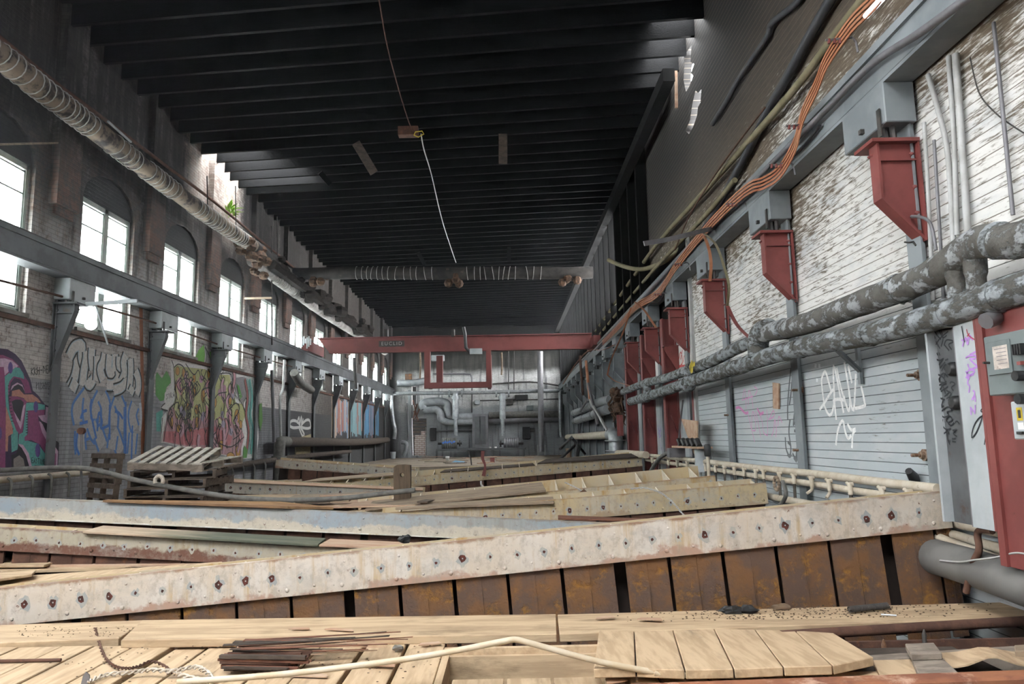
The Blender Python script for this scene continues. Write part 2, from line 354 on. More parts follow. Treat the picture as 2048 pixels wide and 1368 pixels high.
# windows : frame, mullion, sashes, transoms, panes
for i, c in enumerate(WINC):
    x = XL-.1; w = struct(empty('window_%d' % (i+1), (x, c, WZ0)))
    f = MB(); y0, y1 = c-WW+.05, c+WW-.05
    for (a, d) in ((y0, y0+.06), (y1-.06, y1), (c-.06, c+.06)): f.box((x-.04, a, WZ0), (x+.03, d, WZ1))
    f.box((x-.04, y0, WZ1-.09), (x+.03, y1, WZ1)); f.box((x-.04, y0, WZ0), (x+.03, y1, WZ0+.07))
    f.build('window_frame', M['frame_green'], w)
    for s, (a, d) in enumerate(((y0+.065, c-.065), (c+.065, y1-.065))):
        g = MB(); t = .028
        for (p, q) in ((a, a+t), (d-t, d)): g.box((x-.02, p, WZ0+.08), (x+.02, q, WZ1-.1))
        for zz in (WZ0+.08, WZ1-.5 if (i+s) % 3 else WZ0+1.2, WZ1-.14): g.box((x-.02, a, zz), (x+.02, d, zz+t))
        sh = g.build('sash', M['frame_green'], w)
        p = MB(); p.box((x-.003, a+.01, WZ0+.1), (x+.003, d-.01, WZ1-.12)); p.build('pane', M['glass'], sh)
    s = MB(); s.box((XL-.16, c-WW-.02, WZ0-.06), (XL+.05, c+WW+.02, WZ0)); s.build('window_sill', M['concrete'], w)
b = MB(); b.box((XL, 6, WZ0-.14), (XL+.05, YF, WZ0-.07)); b_ = b.build('trim_1', M['rustdark']); struct(b_)
# far wall with a doorway on the left
def oyz(px, py): p = oy(YF, px, py); return (p.x, YF, p.z)
b = MB(); d0 = [oyz(825, 911), oyz(853, 911), oyz(853, 836), oyz(823, 836)]; d1 = [oyz(823, 810), oyz(832, 810), oyz(832, 772), oyz(823, 772)]
b.slab([(XL-.4, YF, ZP), (XR+.4, YF, ZP), (XR+.4, YF, 8.75), (XL-.4, YF, 8.75)], [d0, d1], (0,.4,0))
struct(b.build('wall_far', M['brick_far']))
b = MB(); b.box((XL-.4, -5.9, ZP), (XR+.4, -5.6, 8.75)); struct(b.build('wall_back', M['brick_far']))
# right wall : plank wall near, framed bays far, jagged burnt hole near the roof
def orx(px, py): return ox(XR, px, py)
hole1 = [orx(*q) for q in ((1368,112),(1379,96),(1383,90),(1381,124),(1388,128),(1382,146),(1386,152),(1379,172),(1372,184),(1367,160),(1369,130))]
hole2 = [orx(*q) for q in ((1391,180),(1396,186),(1403,178),(1401,205),(1396,214),(1394,232),(1386,254),(1378,268),(1371,262),(1380,240),(1384,212))]
YB = 12.95
b = MB()
b.slab([(XR,-5.6,ZP-.1),(XR,YB,ZP-.1),(XR,YB,5.0),(XR,16.5,5.0),(XR,16.5,8.75),(XR,-5.6,8.75)], [hole1, hole2], (.14,0,0))
b.cur = 1; b.slab([(XR+.02,YB,ZP-.1),(XR+.02,YF,ZP-.1),(XR+.02,YF,8.75),(XR+.02,16.5,8.75),(XR+.02,16.5,5.0),(XR+.02,YB,5.0)], [[(XR+.02,21+1.2*i,5.1),(XR+.02,21.95+1.2*i,5.1),(XR+.02,21.95+1.2*i,8.0),(XR+.02,21+1.2*i,8.0)] for i in range(19)], (.14,0,0))  # unseen openings added between the studs to light the far end
wr = struct(b.build('wall_right', [M['planks'], M['sootboard']]))
s0 = None
for i in range(23):
    y = 16.65+1.2*i
    if s0 is None:
        b = MB(); b.box((XR-.24, y-.07, 4.5), (XR+.01, y+.07, 8.25)); s0 = tag(b.build('wall_stud', M['sootboard']), 'sooty upright stud high on the right wall above the crane girder', 'stud', 'sooty wall studs')
    else: dup(s0, (s0.location.x, y, s0.location.z))
# roof deck with two burnt-through openings, and skewed joists
SK = .111
def rz(x): return 8.62
YR0 = -5.5
hn = [(-5,-4.0,0),(.4,-4.0,0),(.4,.6,0),(-5,.6,0)]                       # large unseen roof opening, added and sized to light the deck
b = MB()
gaps = [[(a,y0,0),(c,y0,0),(c,y1,0),(a,y1,0)] for a, c, y0, y1 in ((-5.5,2.4,38.2,42.6), (-2.5,2.9,30.0,33.5), (-6.6,-1.0,24.5,27.0))]    # burnt-out stretches
hl = [(XL-.3, 16.6, 0), (XL+1.2, 16.5, 0), (XL+1.35, 17.3, 0), (XL+1.9, 17.6, 0), (XL+2.1, 18.9, 0), (XL-.3, 19.3, 0)]
hr = [(XR-.75, 11.6, 0), (XR+.2, 11.4, 0), (XR+.2, 13.5, 0), (XR-.55, 13.5, 0)]
b.slab([(XL-.4, YR0, 8.62), (XR+.4, YR0, 8.62), (XR+.4, YF+.4, 8.62), (XL-.4, YF+.4, 8.62)], [[(x,y,8.62) for x,y,_ in h] for h in [hl, hr, hn]], (0,0,.12))
struct(b.build('ceiling', M['charboard']))
j0 = None
k = 0; y = 11.2
while y < 46.5:
    if j0 is None:
        b = MB(); ya = y; yb = y-SK*(XR-XL)
        b.hexa([(XL,ya-.035,8.26),(XR,yb-.035,8.26),(XR,yb+.035,8.26),(XL,ya+.035,8.26)], [(XL,ya-.035,8.62),(XR,yb-.035,8.62),(XR,yb+.035,8.62),(XL,ya+.035,8.62)])
        j0 = tag(b.build('roof_joist', M['char']), 'charred black roof joist crossing the hall under the roof boards', 'joist', 'charred roof joists')
    else:
        c = dup(j0, (j0.location.x, y-SK*(XR-XL)/2, j0.location.z+rnd.uniform(-.01, .02)))
    y += .6 if y < 45 else 9
# ---------------------------------------------------------------- crane runways
def runway(x0, x1, xface, y0, y1, z0, z1, label, mat):
    t = thing('crane_girder', ((x0+x1)/2, y0, z0), label, 'girder')
    b = MB(); b.box((x0, y0, z0+.03), (x1, y1, z1)); b.build('beam', mat, t, bevel=.01)
    b = MB(); s = 1 if xface > (x0+x1)/2 else -1
    b.box((min(xface, xface+s*.03), y0, z1-.06), (max(xface, xface+s*.03), y1, z1+.012)); b.box((x0, y0, z0), (x1, y1, z0+.03)); b.build('flange', mat, t)
    b = MB(); xc = (x0+x1)/2; b.box((xc-.035, y0, z1), (xc+.035, y1, z1+.02)); b.box((xc-.012, y0, z1+.02), (xc+.012, y1, z1+.06)); b.box((xc-.03, y0, z1+.06), (xc+.03, y1, z1+.1)); b.build('rail', M['iron'], t)
    return t
runway(3.155, 3.40, 3.155, 2.0, YF-.1, 4.115, 4.465, 'grey-blue crane runway girder along the white plank wall', M['greysteel'])
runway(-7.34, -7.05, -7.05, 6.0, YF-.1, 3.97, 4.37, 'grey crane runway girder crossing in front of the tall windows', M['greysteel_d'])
def bracket(y, side, zb, zg, red, name, label, group, post=True):
    # haunch block under the girder, tapered knee bracket with flanges, wall post below
    X = XR if side > 0 else XL; s = -side
    t = thing('crane_bracket', (X, y, ZP), label, 'bracket', group)
    def q(dx, yy, zz): return (X+s*dx, yy, zz)
    def bx(b, d0, d1, y0, y1, z0, z1): b.box((min(X+s*d0, X+s*d1), y0, z0), (max(X+s*d0, X+s*d1), y1, z1))
    b = MB(); bx(b, .03, .29, y, y+.72, zb, zg); b.build('haunch_block', M['greysteel'] if side > 0 else M['boxlight'], t, bevel=.008)
    zt = zb-(.14 if side > 0 else .05); e1, e2 = (.5, .86) if side > 0 else (.14, 1.12)
    b = MB(); bx(b, .03, .42, y-.01, y+.3, zt-.03, zt); 
    b.prism([q(0.03,y+.06,zt-.03), q(.36,y+.06,zt-.03), q(.36,y+.06,zt-e1), q(.03,y+.06,zt-e2)], (0,.02,0))
    bx(b, .345, .365, y+.03, y+.16, zt-e1, zt-.03); bx(b, .03, .045, y, y+.22, zt-e2, zt-.03)
    b.hexa([q(.365,y+.03,zt-e1), q(.365,y+.16,zt-e1), q(.035,y+.16,zt-e2), q(.035,y+.03,zt-e2)], [q(.345,y+.03,zt-e1+.01), q(.345,y+.16,zt-e1+.01), q(.035,y+.16,zt-e2+.03), q(.035,y+.03,zt-e2+.03)])
    bx(b, .02, .345, y+.03, y+.06, zt-.18, zt-.165)
    for zz in (.12, .4, .62, .78): b.dome(q(.07, y+.06, zt-zz), (0,-1,0), .022, 1.2)
    for zz in (.06, .10): b.dome(q(.365, y+.06+zz, zt-.1), (s,0,0), .014, 1.2)
    b.build('knee_bracket', red, t)
    b = MB()
    for dy in (.14, .3): b.cyl(q(.16+dy*.2, y+.04+dy*.3, zt-.02), q(.16+dy*.2, y+.04+dy*.3, zb+.0), .022, 6)
    b.build('bolt', M['iron'], t)
    b = MB(); bx(b, .3, .31, y+.05, y+.1, zb-.1, zb+.14); bx(b, .29, .325, y+.34, y+.38, zb+.05, zb+.09); b.build('clip', M['iron'], t)
    if post:
        b = MB(); bx(b, .03, .07, y+.06, y+.22, ZP, zg); bx(b, .06, .075, y+.04, y+.24, ZP, zg); b.build('wall_post', M['greysteel'] if side > 0 else M['greysteel_d'], t)
    return t
ordn = ['nearest', 'second', 'third', 'fourth', 'fifth', 'sixth', 'seventh', 'eighth', 'ninth', 'tenth', 'eleventh', 'twelfth', 'thirteenth', 'fourteenth', 'fifteenth']
for k in range(15):
    y = (5.53, 8.14, 10.73)[k] if k < 3 else 13.15+2.42*(k-3)
    far = k > 5
    bracket(y, 1, 3.765, 4.115, M['greysteel'] if far else M['red'], 'crane_bracket', '%s %s bracket from the camera under the right-hand crane girder' % (ordn[k], 'grey-blue steel' if far else 'red knee'), 'brackets under the right girder')
for k in range(11):
    y = 11.35+3.08*k
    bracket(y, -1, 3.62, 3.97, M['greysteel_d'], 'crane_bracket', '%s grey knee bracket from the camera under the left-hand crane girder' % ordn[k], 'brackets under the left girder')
# ---------------------------------------------------------------- tank frames standing tilted in the pit
def blob(c, u, w, r, k=9, jit=.35):
    return [c+u*(r*(1+rnd.uniform(-jit, jit))*math.cos(2*math.pi*i/k))+w*(r*(1+rnd.uniform(-jit, jit))*math.sin(2*math.pi*i/k)) for i in range(k)]
def frame(label, Y, L, R, bh, mat, plen, phase=0.0, pitch=.4, gd=.36, back=.04, mb=None, gap0=.03, holes=True, hrow=.5, crust=False, zmin=-.9, pl0=0, pl1=0, sh=.085, bigsel=()):
    A = oy(Y, *L); B = oy(Y, *R); u = (B-A).normalized(); dn = Vector((u.z, 0, -u.x)); n = Vector((0, -1, 0)); mb = mb or M['yellowcream']
    ln = (B-A).length; mid = (A+B)/2
    m0, m1, stain, edge, top = mat; low = crust or mat is RUSTY
    n_ = N('frame_paint'); vm = n_.new('ShaderNodeVectorMath', operation='DOT_PRODUCT'); n_.put(vm.inputs[0], n_.pos); vm.inputs[1].default_value = dn
    dist = n_.math('SUBTRACT', vm.outputs['Value'], A.dot(dn)); nz = n_.noise(5, detail=8, rough=.7); n2 = n_.noise(1.3, (1,1,1.5)); sk = n_.noise(4, (4,4,.35), detail=6)
    c = n_.mix(n_.ramp(n2, .38, .62), m0, m1); c = n_.mix(n_.ramp(n_.math('ADD', n_.math('MULTIPLY', sk, .6), n_.math('MULTIPLY', n2, .4)), .5, .66), c, stain)
    dd = n_.math('ADD', dist, n_.math('MULTIPLY', n_.math('SUBTRACT', nz, .5), bh*1.1)); dd = n_.math('ADD', dd, n_.math('MULTIPLY', n_.math('SUBTRACT', n2, .5), bh*1.2))
    if edge: c = n_.mix(n_.ramp(dd, bh*(.55 if low else .86), bh*(.72 if low else 1.02)), c, edge)
    c = n_.mix(n_.ramp(n_.math('ADD', dist, n_.math('MULTIPLY', n_.math('SUBTRACT', nz, .5), .12)), .02, -.01), c, top)
    c = n_.mix(n_.math('MULTIPLY', n_.ramp(n_.noise(16, (1,1,.7), detail=8, rough=.75), .46, .66), .55), c, '94887a')
    c = n_.mix(n_.math('MULTIPLY', n_.ramp(n_.noise(3, (1,1,1.6), detail=7, rough=.75), .5, .68), .5), c, 'a8a49c')
    c = n_.mix(n_.ramp(n_.noise(11, detail=6, rough=.7), .65, .72), c, '6b4a3a')
    mat = n_.done(c, .65, 0, nz, .35, .008)
    t = thing('tank_frame', (mid.x, Y, max(zmin, min(A.z, B.z)-bh-plen)), label, 'tank frame', None)
    def q(s, d, f=0): return A+u*s+dn*d-n*f                      # s along, d down, f back
    b = MB()
    for (d0, d1, f0, f1) in ((0, bh, 0, .012), (0, .01, .012, .06)):
        b.hexa([q(0,d1,f0), q(ln,d1,f0), q(ln,d1,f1), q(0,d1,f1)], [q(0,d0,f0), q(ln,d0,f0), q(ln,d0,f1), q(0,d0,f1)])
    k = 0; s = phase
    while s < ln:
        for (ss, dd, rr) in ((s, bh-.045, .017), (s+.03, .06, .010), (s-.2, bh-.06, .010), (s-.06, bh-.05, .008)):
            if 0 < ss < ln-.02: b.dome(q(ss, dd, -.0005), n, rr, .55, 7)
        if holes:
            for (ds) in (.10, .30):
                ss = s+ds+rnd.uniform(-.006, .006)
                if ss > ln-.05 or ss < .02: continue
                big = (rnd.random() < .12) or k in bigsel; c = q(ss, bh*hrow+rnd.uniform(-.008, .008), -.001)
                b.cur = 1; b.poly(blob(c, u, dn*1.25, .04 if big else .026, 13, .45), n, .0006)
                b.cur = 2; b.poly(blob(c+n*.001, u, dn*1.2, .024 if big else .0095, 9), n, .001)
                if big: b.cur = 1; b.dome(c+n*.003, n, .006, .4, 6)
                b.cur = 0
        s += pitch; k += 1
    mats = [mat, M['halo'], M['hole']]
    if crust:
        b.cur = 3; mats.append(M['whitecrust'])
        b.hexa([q(0,bh+.004,-.03), q(ln,bh+.004,-.03), q(ln,bh+.004,.01), q(0,bh+.004,.01)], [q(0,bh-.006,-.03), q(ln,bh-.006,-.03), q(ln,bh-.006,.01), q(0,bh-.006,.01)])
    b.build('front_band', mats, t)
    b = MB()
    b.hexa([q(0,sh+.01,.012), q(ln,sh+.01,.012), q(ln,sh+.01,gd), q(0,sh+.01,gd)], [q(0,sh,.012), q(ln,sh,.012), q(ln,sh,gd), q(0,sh,gd)]); b.build('shelf', mb, t)
    for d0, d1, m_, nm_ in ((-back, .12, mb, 'back_plate'), (.12, bh+plen, M['pitdark'], 'inner_plate')):
        b = MB(); b.hexa([q(0,d1,gd), q(ln,d1,gd), q(ln,d1,gd+.012), q(0,d1,gd+.012)], [q(0,d0,gd), q(ln,d0,gd), q(ln,d0,gd+.012), q(0,d0,gd+.012)]); b.build(nm_, m_, t)
    s = phase+.03; i = 0
    while s < ln-.01:
        b = MB(); b.prism([q(s,sh,gd), q(s,-back+.01,gd), q(s,sh-.02,.015), q(s,sh,.015)], u*.012); b.build('gusset', M['gussetwhite'], t)
        s += pitch
    s = phase; i = 0
    while s < ln:
        g = gap0*(2.6 if (i % 5) == pl1 else 1)*rnd.uniform(.8, 1.2); s1 = min(s+pitch, ln); s0 = s+g
        if s1-s0 > .05:
            b = MB(); m = (s0+s1)/2
            for (a, c, f) in ((s0, m-.002, .03), (m+.002, s1, .032)):
                b.hexa([q(a,bh+plen,f), q(c,bh+plen,f), q(c,bh+plen,f+.02), q(a,bh+plen,f+.02)], [q(a,bh-.02,f), q(c,bh-.02,f), q(c,bh-.02,f+.02), q(a,bh-.02,f+.02)])
            b.tube([q(m,bh,.03), q(m+.004,bh+plen*.5,.029), q(m-.002,bh+plen,.03)], .0035, 5)
            b.build('side_plate', M['rust'] if plen > .5 else M['rustdark'], t)
        s += pitch; i += 1
    return t
M['brownwood'] = paint('brown_timber', '86694b', '735840', 2.5, .85, st=(.8,6,6), c='5c4634', cscale=3, clo=.6, chi=.75, bump=.3)
M['gussetwhite'] = paint('whitish_gusset', 'd9d0c0', 'cbc0ac', 6, .6)
M['pitdark'] = paint('dark_inside_plate', '2c2522', '352b26', 5, .95)  # near-black tone paints the shade inside the tank frames
CREAM = ('c2b6a6', 'cbc4bb', 'b59f7e', 'a98a78', '8a6a52'); RUSTY = ('a9a08c', 'b3aa98', '96845f', '6d4a3b', '6d4a3b'); BLUE = ('98a3ab', 'a5a6a3', '9a9c98', 'c6bdab', '8d8478')
YEL = ('b8a683', 'b3a894', 'a8884f', 'a58f72', '94744f'); PALE = ('b3ab9d', 'aaa79f', 'a08c6a', '8b6b58', '7c5a48')
frame('long cream riveted tank frame over rusted brown plates, nearest the plank deck', 5.4, (-463,1224.5), (1893,982), .268, CREAM, .78, phase=.15, gd=.2, back=-.004, bigsel=(2,4,5,8))
frame('rust-streaked low cream tank frame between the nearest frame and the blue-grey one', 6.6, (-453,1030), (840,1102), .2, RUSTY, .35, phase=.1, back=-.02)
frame('blue-grey tank frame with crusted white lower edge, sloping down to the right', 7.6, (-453,974), (1250,1047.5), .215, BLUE, .42, phase=.15, holes=False, crust=True, back=-.06)
frame('yellowed tank frame with the twisted silver wire draped over it', 8.6, (750,1028), (1532,965.5), .245, YEL, .42, phase=.2, hrow=.55, gd=.5, back=.02, sh=.12)
frame('open yellowed tank frame with triangular gussets, second back on the right', 9.9, (690,1023), (1430,951), .22, YEL, .35, phase=.1, gd=.85, back=.1, sh=.14)
frame('cream tank frame running behind the short wooden post to the far left', 14.5, (432,962), (846,981), .225, PALE, .35, phase=.2)
frame('pale tank frame on the right, ending by the red wall columns', 16.2, (604,973), (1283,913), .215, YEL, .5, phase=.05, gd=.9, back=.09, sh=.12)
frame('farthest whitish tank frame, beside the lower pipe of the left wall', 18.2, (552,919), (835,939), .21, PALE, .42, phase=.25)
# ---------------------------------------------------------------- planks and boards
def plank(quad, Z, th, mat, label, group=None, name='plank', cat='plank', bevel=.004):
    # quad: near-left, near-right, far-right, far-left on the top face
    Z = Z if isinstance(Z, (list, tuple)) else [Z]*4
    P = [oz(z, *p) for p, z in zip(quad, Z)]
    b = MB(); b.hexa([p-Vector((0,0,th)) for p in P], P)
    return tag(b.build(name, mat, bevel=bevel), label, cat, group)
def plankw(P, th, mat, label, group=None, name='plank', cat='plank', bevel=.004):
    P = [Vector(p) for p in P]; b = MB(); b.hexa([p-Vector((0,0,th)) for p in P], P)
    return tag(b.build(name, mat, bevel=bevel), label, cat, group)
seam = [(-95,1290),(-15,1288),(62,1284),(142,1284),(210,1280),(292,1278),(372,1275),(440,1274),(516,1272),(590,1270),(663,1269),(745,1268),(825,1270),(897,1271)]
sx = [oz(0, *p).x for p in seam]
dl = ['at the left frame edge', 'second from the left frame edge', 'third from the left, under the iron rod', 'crossed by the rusty wire', 'just right of the rusty wire', 'with the long open gap beside it', 'right of the long open gap', 'under the left end of the splintered timber', 'under the middle of the splintered timber', 'under the right end of the splintered timber', 'behind the splinter tips', 'with the grey concrete chip on it', 'forming the edge of the open box']
for i in range(13):
    g = rnd.uniform(.005,.009) if i not in (6, 11) else .016; z = rnd.uniform(-.006, .004)-(.018 if i in (6, 7) else 0)
    plankw([(sx[i]+g, 2.95, z), (sx[i+1]-g, 2.95, z), (sx[i+1]-g, 4.72, z), (sx[i]+g, 4.72, z)], .05, M['wood'], 'pale deck plank running away from the camera, '+dl[i], 'deck planks')
for i in range(5):
    x0 = sx[0]-.25*(i+1); plankw([(x0+.006,2.95,0), (x0+.244,2.95,0), (x0+.244,4.72,0), (x0+.006,4.72,0)], .05, M['wood'], 'pale deck plank running away from the camera, just past the left frame edge', 'outer deck planks')
plank([(-560,1308),(238,1276),(292,1240),(-520,1268)], .03, .05, M['woodx'], 'broad pale board at the left, its end by the rusty wire', None)
plank([(242,1280),(1113,1268),(1112,1228),(284,1240)], .045, .05, M['woodx'], 'long broad pale board in front of the nearest tank frame')
plank([(1119,1268),(1562,1257),(2120,1230),(2060,1203),(1115,1229)][:4] if False else [(1119,1268),(2110,1232),(2052,1203),(1115,1229)], .04, .05, M['woodx'], 'long dirt-strewn board under the iron spring at the right')
bx = [((1198,1254),(1186,1338)), ((1268,1257),(1272,1336)), ((1345,1257),(1370,1340)), ((1428,1257),(1468,1338)), ((1510,1259),(1567,1334)), ((1590,1261),(1665,1331)), ((1668,1266),(1748,1314))]
nm = ['leftmost, beside the open box', 'second from the open box', 'third from the open box', 'fourth from the open box', 'fifth from the open box', 'cut at a slant at its right end']
for i in range(6):
    (a, b_), (c, d) = bx[i], bx[i+1]
    plank([(b_[0]+1.5,b_[1]), (d[0]-1.5,d[1]), (c[0]-1,c[1]), (a[0]+1,a[1])], [.085,.085,.035,.035], .045, M['wood'], 'short pale plank of the raised hatch cover, '+nm[i], 'hatch cover planks')
# box opening
def wp(px, py, z=0): return oz(z, px, py)
L0 = wp(897,1270).x+.01; L1 = wp(1196,1266).x; yb = 4.34
t = thing('plywood_box', ((L0+L1)/2, yb, -.5), 'open plywood box sunk in the deck under the bent plastic pipe', 'box')
b = MB(); b.box((L0, yb, -.5), (L1+.1, yb+.03, -.005)); b.build('back_panel', M['woodx'], t)
b = MB(); b.box((L0, yb+.032, -.02), (L1+.1, yb+.07, .03)); b.build('rim', M['wood'], t)
b = MB(); b.box((L0-.005, 3.3, -.5), (L0+.035, yb-.002, .012)); b.build('side_panel', M['wood'], t)
b = MB(); b.box((L1+.02, 3.3, -.5), (L1+.05, yb-.002, .0)); b.build('side_panel', M['wood'], t)
b = MB(); b.box((L0, 3.3, -.53), (L1+.05, yb, -.5)); b.build('box_floor', M['woodx'], t)
# near row of plank ends in front of the box
for i, (x0, x1, e) in enumerate(((905,1008,'first from the left'), (1014,1102,'second from the left'), (1107,1200,'third from the left'), (1208,1312,'under the foot of the bent pipe'), (1318,1408,'right of the pipe foot'), (1416,1520,'before the raised hatch cover'), (1528,1640,'beside the rusty rail'), (1648,1760,'at the right end of the row'))):
    a = wp(x0,1357-.02*(x0-1010)); c = wp(x1,1357-.02*(x1-1010))
    plankw([(a.x,2.9,0), (c.x,2.9,0), (c.x,a.y,0), (a.x,a.y,0)], .05, M['wood'], 'pale plank end at the bottom of the view, '+e, 'plank ends')
plankw([(L1+.06,3.45,-.02), (2.6,3.45,-.02), (2.6,4.4,-.02), (L1+.06,4.4,-.02)], .04, M['darkwood'], 'dark boarding under the raised hatch cover')
# right-hand opening : plate, pipe, spikes
a = wp(1560,1263,.03); c = wp(2120,1233,.03)
b = MB(); b.cyl((a.x, a.y-.02, .01), (c.x, c.y-.02, .02), .032, 12); tag(b.build('rust_pipe', M['rustdark'], smooth=40), 'rusty pipe along the front edge of the dirt-strewn board', 'pipe')
b = MB(); b.box((a.x+.1, 4.56, -.5), (3.4, 4.585, -.03)); tag(b.build('steel_plate', M['rustdark']), 'dark rusted steel plate below the rusty pipe at the right', 'plate')
for i, (p, e) in enumerate((((1768,1278,1306), 'left spike, redder of the two before the rusted plate'), ((1849,1259,1285), 'right spike, greyer of the two before the rusted plate'))):
    q0 = oy(4.45, p[0], p[2]); q1 = oy(4.45, p[0]-1, p[1]); b = MB(); b.tube([q0-Vector((0,0,.3)), q0, q0+(q1-q0)*.6, q1], [.012,.012,.014,.004], 8)
    tag(b.build('iron_spike', M['rust'] if i == 0 else M['iron'], smooth=50), e, 'spike', 'iron spikes')
# pallet at the lower right
t = thing('wooden_crate_lid', (2.6, 3.6, -.12), 'broken pale pallet with curled plywood in the lower right corner', 'pallet')
def crp(quad, z, th, mat, nme):
    P = [oz(z, *p) for p in quad]; b = MB(); b.hexa([p-Vector((0,0,th)) for p in P], P); return b.build(nme, mat, t, bevel=.004)
crp([(1742,1320),(2090,1300),(2080,1288),(1738,1310)], .0, .12, M['palletwood'], 'edge_board')
crp([(1760,1350),(1836,1348),(1822,1318),(1745,1320)], .02, .03, M['wood'], 'deck_board')
crp([(1836,1345),(1915,1343),(1880,1310),(1822,1312)], .05, .04, M['palletwood'], 'cross_board')
crp([(1822,1308),(1884,1306),(1868,1285),(1810,1287)], .085, .035, M['palletwood'], 'cleat')
b = MB(); K = 10; top = []; 
for i in range(K+1):
    x = 1895+(2100-1895)*i/K; z = .02+.05*math.exp(-((i-4.5)/2.0)**2); top.append((oz(.02, x, 1342-.1*(x-1895)/10)+Vector((0,0,z)), oz(.02, x-20, 1310-.06*(x-1895)/10)+Vector((0,0,z*.6))))
b.add([p for q in top for p in q], [(2*i,2*i+2,2*i+3,2*i+1) for i in range(K)]); o = b.build('curled_plywood', M['wood'], t, recalc=False); md = o.modifiers.new('thick', 'SOLIDIFY'); md.thickness = .008
crp([(2030,1302),(2110,1300),(2095,1286),(2028,1290)], .07, .05, M['oldwood'], 'cleat')
# rusty rail across the bottom edge
a = oy(3.3, 1180, 1369); c = oy(3.3, 2080, 1337)
b = MB(); b.hexa([a+Vector((0,-.1,-.2)), c+Vector((0,-.1,-.2)), c+Vector((0,0,-.2)), a+Vector((0,0,-.2))], [a+Vector((0,-.1,0)), c+Vector((0,-.1,0)), c, a])
tag(b.build('rusty_rail', paint('orange_rust_rail', '8a5a40', '744836', 5, .85, c='b4917c', cscale=6, clo=.55, chi=.7, bump=.4), bevel=.01), 'orange rusted steel rail along the bottom edge of the view', 'rail')
# loose boards further back (quads measured on the photo, heights from what they rest on)
def mould():
    n_ = N('mould_board'); x, y, z = n_.sep(); nz = n_.noise(3, (.6,3,1), detail=6)
    c = n_.mix(n_.ramp(nz, .35, .65), 'b9a58d', 'a18d77')
    c = n_.mix(n_.ramp(n_.math('ADD', x, n_.math('MULTIPLY', nz, 1.2)), -2.9, -2.1), c, n_.mix(n_.ramp(nz, .4, .65), '4c5245', '626452'))
    return n_.done(c, .8, 0, nz, .2, .005)
BD = [
 ([(-70,1183),(452,1131),(444,1123),(-70,1160)], [.205,.245,.25,.215], .028, 'wood', 'pale thick board lying on the nearest frame at the left, cut end at its tip'),
 ([(-70,1167),(64,1148),(72,1140),(-70,1149)], [.27,.27,.27,.27], .022, 'woodx', 'short pale board on top of the other boards at the left edge'),
 ([(-70,1143),(250,1134),(300,1126),(-70,1132)], [.18,.18,.18,.18], .03, 'woodx', 'pale board half hidden behind the thick board at the left'),
 ([(-70,1131),(88,1130),(145,1113),(-70,1116)], [.215,.215,.22,.22], .022, 'woodx', 'pale board with slanted cut end by the low cream frame'),
 ([(92,1130),(700,1128),(640,1110),(146,1113)], [.2,.17,.17,.2], .022, 'pinkwood', 'long pinkish board between the low cream frame and the nearest frame'),
 ([(165,1062),(636,1089),(652,1076),(206,1051)], (6.55,6.98), .022, mould(), 'board lying on the low cream frame, its right half mouldy green-grey'),
 ([(638,1089),(820,1096),(832,1085),(660,1077)], (6.56,6.9), .02, 'pinkwood', 'pinkish board end beside the mouldy board'),
 ([(205,999),(575,1012),(668,1014),(560,1003)], (7.56,7.8), .03, 'brownwood', 'brown timber lying along the top of the blue-grey frame'),
 ([(730,1018),(1092,980),(1083,964),(745,1002)], (9.84,10.45), .028, 'oldwood', 'broad weathered grey board covering the open gusseted frame'),
 ([(790,1015),(1108,1003),(1106,993),(900,1004)], (8.54,8.92), .03, 'oldwood', 'narrow weathered board lying on the wire-draped frame'),
 ([(1116,1036),(1325,1041),(1320,1038),(1116,1030)], (7.95,8.15), .02, 'redwood', 'dark reddish board end between the blue-grey and nearest frames'),
 ([(565,1000),(810,988),(806,980),(590,990)], [.33,.35,.36,.34], .025, 'oldwood', 'weathered grey board left of the short wooden post'),
 ([(440,1009),(700,1012),(760,1000),(520,997)], [.34,.3,.32,.34], .02, 'pinkwood', 'pinkish wide board behind the blue-grey frame'),
 ([(430,996),(610,994),(600,988),(470,990)], [.33,.33,.33,.33], .02, 'woodx', 'small pale board by the foot of the pallet stack'),
 ([(660,1014),(830,1010),(900,994),(740,1000)], [.36,.38,.4,.38], .02, 'pinkwood', 'smooth reddish board at the foot of the short wooden post'),
 ([(434,962),(846,980),(846,976),(434,957)], (14.46,14.8), .02, 'pinkwood', 'thin board along the top of the frame behind the post'),
 ([(1075,926),(1292,912),(1288,905),(1092,918)], (16.14,16.8), .03, 'darkwood', 'dark board lying on the pale frame by the red columns'),
 ([(598,964),(786,950),(786,944),(640,956)], (16.9,17.3), .025, 'oldwood', 'grey board leaning across the far frames left of the post'),
 ([(520,972),(600,970),(606,956),(540,962)], [.3,.3,.32,.3], .02, 'oldwood', 'small slanted grey board under the farthest frame'),
 ([(880,944),(1070,930),(1066,926),(890,939)], (16.82,17.0), .025, 'darkwood', 'narrow dark board along the back of the far right frame'),
]
def onY(quad, ya, yb): return [oy(ya, *quad[0]), oy(ya, *quad[1]), oy(yb, *quad[2]), oy(yb, *quad[3])]
for qd, z, th, m, lb in BD:
  if isinstance(z, tuple): plankw(onY(qd, *z), th, M[m] if isinstance(m, str) else m, lb, 'loose boards')
  else: plank(qd, z, th, M[m] if isinstance(m, str) else m, lb, 'loose boards')
# sheeting under the boards so the pit does not show through everywhere
plankw([(-7.2,8.2,.2), (1.0,8.2,.2), (1.0,13.8,.2), (-7.2,13.8,.2)], .04, M['oldwood'], 'grey timber decking that carries the pallets and loose boards', None, 'timber_decking', 'decking')
